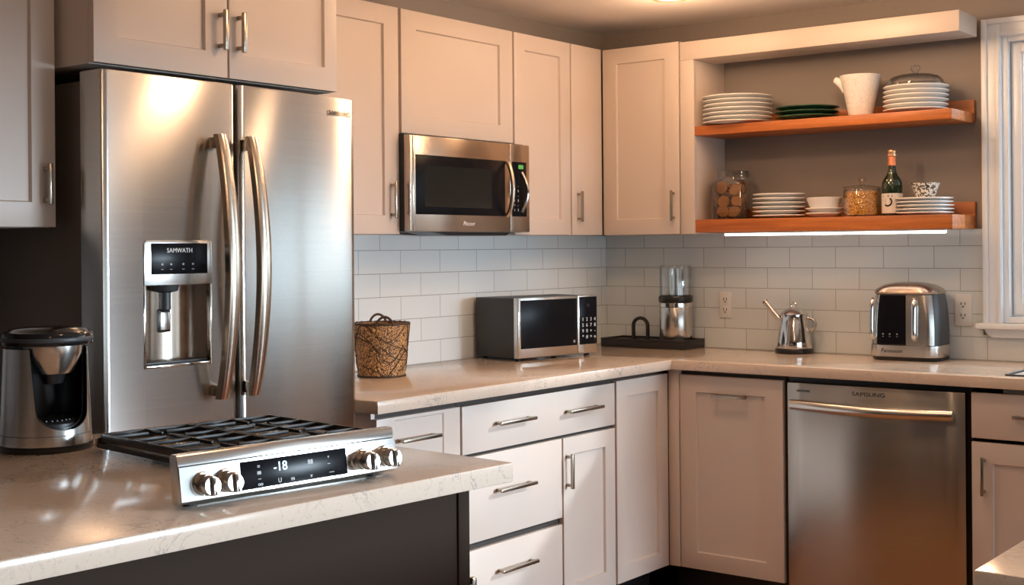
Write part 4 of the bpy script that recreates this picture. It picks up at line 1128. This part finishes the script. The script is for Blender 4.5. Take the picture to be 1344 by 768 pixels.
# glass dome
t = thing('glass_dome', 'clear glass dome lid with a knob resting on the white plates', 'cloche', (1.462, -0.146, E1 + 0.0168 * 5 + 0.0148), 0, True)
link('dome', lathe(BM(), [(0.100, 0.0), (0.103, 0.003), (0.101, 0.010), (0.097, 0.022), (0.086, 0.034), (0.060, 0.042), (0.030, 0.046), (0, 0.047), (0, 0.044), (0.030, 0.043), (0.058, 0.039), (0.083, 0.031), (0.093, 0.021), (0.097, 0.009), (0.097, 0.0)], 0, 0, 56), 'glass', t)
link('knob', lathe(BM(), [(0, 0.0472), (0.012, 0.0472), (0.008, 0.052), (0.014, 0.058), (0.018, 0.066), (0.014, 0.076), (0, 0.080)], 0, 0, 24), 'glass', t)
link('rim', lathe(BM(), [(0.1035, 0.001), (0.1065, 0.003), (0.1065, 0.006), (0.1035, 0.008)], 0, 0, 56), 'glass', t)

# pitcher
t = thing('pitcher', 'white crackled ceramic pitcher on the upper shelf', 'pitcher', (1.247, -0.135, E1), 0, True)
link('body', lathe(BM(), [(0, 0), (0.042, 0), (0.044, 0.003), (0.050, 0.035), (0.060, 0.085), (0.070, 0.130), (0.077, 0.158), (0.074, 0.158), (0.066, 0.130), (0.046, 0.035), (0.038, 0.008), (0, 0.007)], 0, 0, 56), 'crackle', t)
sp = [(-0.052, -0.006, 0.108), (-0.068, -0.008, 0.128), (-0.086, -0.010, 0.143), (-0.099, -0.011, 0.151)]
link('spout', tube(BM(), smooth_path(sp), [0.020, 0.020, 0.0195, 0.019, 0.0185, 0.018, 0.0175, 0.017, 0.0165, 0.016, 0.0155, 0.015, 0.0145, 0.014, 0.0135, 0.013, 0.012, 0.011, 0.008][:19], 14, sy=0.9), 'ceramic', t)

# cookie jar
CJ = (0.716, -0.150, E2)
t = thing('storage_jar', 'square glass jar full of cookies at the left of the lower shelf', 'jar', CJ, R(8), True)
jb = loft(BM(), [(0, rrect(0.068, 0.068, 0.018)), (0.004, rrect(0.072, 0.072, 0.02)), (0.135, rrect(0.072, 0.072, 0.02)), (0.150, rrect(0.064, 0.064, 0.03)), (0.156, rrect(0.060, 0.060, 0.05)), (0.192, rrect(0.060, 0.060, 0.05)), (0.192, rrect(0.056, 0.056, 0.046)), (0.156, rrect(0.056, 0.056, 0.046)), (0.135, rrect(0.067, 0.067, 0.018)), (0.006, rrect(0.067, 0.067, 0.018))])
link('glass', jb, 'glass', t)
link('rim', lathe(BM(), [(0.0605, 0.170), (0.064, 0.172), (0.064, 0.178), (0.0605, 0.180)], 0, 0, 48), 'glass', t)
link('rim', lathe(BM(), [(0.0605, 0.184), (0.0635, 0.186), (0.0635, 0.191), (0.0605, 0.193)], 0, 0, 48), 'glass', t)
ck = BM(); lathe(ck, [(0, 0), (0.020, 0.0005), (0.0245, 0.003), (0.0235, 0.0065), (0.015, 0.0085), (0, 0.009)], 0, 0, 24)
for v in ck.verts: v.co += Vector((random.uniform(-1, 1), random.uniform(-1, 1), random.uniform(-1, 1))) * 0.0008
csrc = None; cnt = 0
Mj = Matrix.Translation(Vector(CJ)) @ Matrix.Rotation(R(8), 4, 'Z')
for lay in range(3):
    for (sx_, sy_, rz_) in ((0, -1, 0), (1, 0, 90), (-1, 0, -90), (0, 1, 180)):
        for k in (-1, 1):
            if csrc is None: csrc = o = link('cookie', ck, 'cookie')
            else: o = csrc.copy(); COL.objects.link(o)
            base = Vector((k * 0.0275 + random.uniform(-0.006, 0.006), 0.045 + random.uniform(-0.003, 0.003), 0.033 + lay * 0.044 + random.uniform(-0.006, 0.006)))
            rot = Matrix.Rotation(R(rz_), 4, 'Z')
            lm = rot @ Matrix.Translation(Vector((base.x, -base.y, base.z))) @ Matrix.Rotation(R(90 + random.uniform(-17, 17)), 4, 'X') @ Matrix.Rotation(R(random.uniform(-10, 10)), 4, 'Y')
            o.matrix_world = Mj @ lm
            tag(o, 'round golden brown cookie inside the square glass jar', 'cookie', 'cookies in the square jar')
for lay in range(9):
    o = csrc.copy(); COL.objects.link(o)
    o.matrix_world = Mj @ Matrix.Translation(Vector((random.uniform(-0.008, 0.008), random.uniform(-0.008, 0.008), 0.008 + lay * 0.0145)))
    tag(o, 'round golden brown cookie inside the square glass jar', 'cookie', 'cookies in the square jar')

# cereal jar
t = thing('storage_jar', 'round glass jar of yellow cereal with a knobbed lid', 'jar', (1.252, -0.140, E2), 0, True)
link('glass', lathe(BM(), [(0, 0), (0.066, 0), (0.070, 0.003), (0.070, 0.098), (0.067, 0.103), (0.064, 0.103), (0.066, 0.097), (0.066, 0.006), (0, 0.005)], 0, 0, 48), 'glass', t)
l_ = link('lid', lathe(BM(), [(0, 0.1035), (0.073, 0.1035), (0.075, 0.106), (0.072, 0.111), (0.040, 0.117), (0.012, 0.121), (0, 0.121)], 0, 0, 48), 'glass', t)
link('knob', lathe(BM(), [(0, 0.1212), (0.008, 0.1212), (0.006, 0.127), (0.013, 0.133), (0.015, 0.140), (0.010, 0.147), (0, 0.149)], 0, 0, 20), 'glass', l_)
fl = BM(); lathe(fl, [(0, 0.0065), (0.061, 0.0065), (0.061, 0.088), (0.03, 0.093), (0, 0.094)], 0, 0, 40)
for i in range(900):
    a = random.uniform(0, 6.283); z = random.uniform(0.010, 0.090); rr = 0.0612 + random.uniform(0, 0.0015)
    if i > 720: rr = random.uniform(0, 0.058); z = 0.0925
    mt = Matrix.Translation(Vector((rr * math.cos(a), rr * math.sin(a), z))) @ Matrix.Rotation(random.uniform(0, 6), 4, 'Z') @ Matrix.Rotation(random.uniform(0, 3), 4, 'X')
    bmesh.ops.create_icosphere(fl, subdivisions=1, radius=random.uniform(0.0026, 0.0036), matrix=mt)
o = link('cereal', fl, 'flake'); o.location = (1.252, -0.140, E2)
tag(o, 'yellow cereal pieces filling the round lidded jar', 'cereal', kind='stuff')

# bottle
t = thing('wine_bottle', 'dark green wine bottle with white label and orange foil neck', 'bottle', (1.372, -0.150, E2), 0, True)
link('glass', lathe(BM(), [(0, 0.003), (0.030, 0.0), (0.0365, 0.002), (0.0375, 0.006), (0.0375, 0.110), (0.036, 0.124), (0.030, 0.138), (0.020, 0.152), (0.0148, 0.166), (0.0135, 0.180), (0.0130, 0.232), (0, 0.232)], 0, 0, 48), 'bottle', t)
link('foil', lathe(BM(), [(0.0134, 0.186), (0.0143, 0.187), (0.0140, 0.218), (0.0134, 0.219)], 0, 0, 32), 'foil', t)
link('cap', lathe(BM(), [(0, 0.2322), (0.0140, 0.2322), (0.0150, 0.234), (0.0150, 0.241), (0.0142, 0.243), (0, 0.243)], 0, 0, 32), 'cap', t)
link('neck_ring', lathe(BM(), [(0.0136, 0.2195), (0.0156, 0.221), (0.0156, 0.230), (0.0136, 0.2315)], 0, 0, 32), 'cap', t)
lb = BM(); n = 20; a0 = math.atan2(-0.97, 0.24)
rows = [[lb.verts.new((0.0380 * math.cos(a0 + (i / n - 0.5) * 3.6), 0.0380 * math.sin(a0 + (i / n - 0.5) * 3.6), z)) for i in range(n + 1)] for z in (0.010, 0.083)]
for i in range(n): lb.faces.new((rows[0][i], rows[0][i + 1], rows[1][i + 1], rows[1][i]))
lab = link('label', lb, 'paper', t)
mk = BM()
def onlab(bm, pts, r=0.0383):
    vs = [bm.verts.new((r * math.cos(a0 + u / r), r * math.sin(a0 + u / r), z)) for u, z in pts]; bm.faces.new(vs)
onlab(mk, [(-0.030, 0.070), (-0.010, 0.070), (0.006, 0.070), (0.006, 0.076), (-0.010, 0.076), (-0.030, 0.076)])
for k in range(10):
    q0, q1 = -2.4 + k * 0.34, -2.4 + (k + 1) * 0.34
    c_ = (-0.012, 0.052)
    onlab(mk, [(c_[0] + 0.012 * math.cos(q0), c_[1] + 0.012 * math.sin(q0)), (c_[0] + 0.018 * math.cos(q0), c_[1] + 0.018 * math.sin(q0)), (c_[0] + 0.018 * math.cos(q1), c_[1] + 0.018 * math.sin(q1)), (c_[0] + 0.012 * math.cos(q1), c_[1] + 0.012 * math.sin(q1))])
for k in range(4): onlab(mk, [(-0.022, 0.048 + k * 0.0045), (-0.004, 0.048 + k * 0.0045), (-0.004, 0.0505 + k * 0.0045), (-0.022, 0.0505 + k * 0.0045)])
onlab(mk, [(-0.026, 0.022), (0.006, 0.022), (0.006, 0.0235), (-0.026, 0.0235)]); onlab(mk, [(-0.024, 0.017), (0.004, 0.017), (0.004, 0.018), (-0.024, 0.018)])
link('emblem', mk, 'ink', lab)
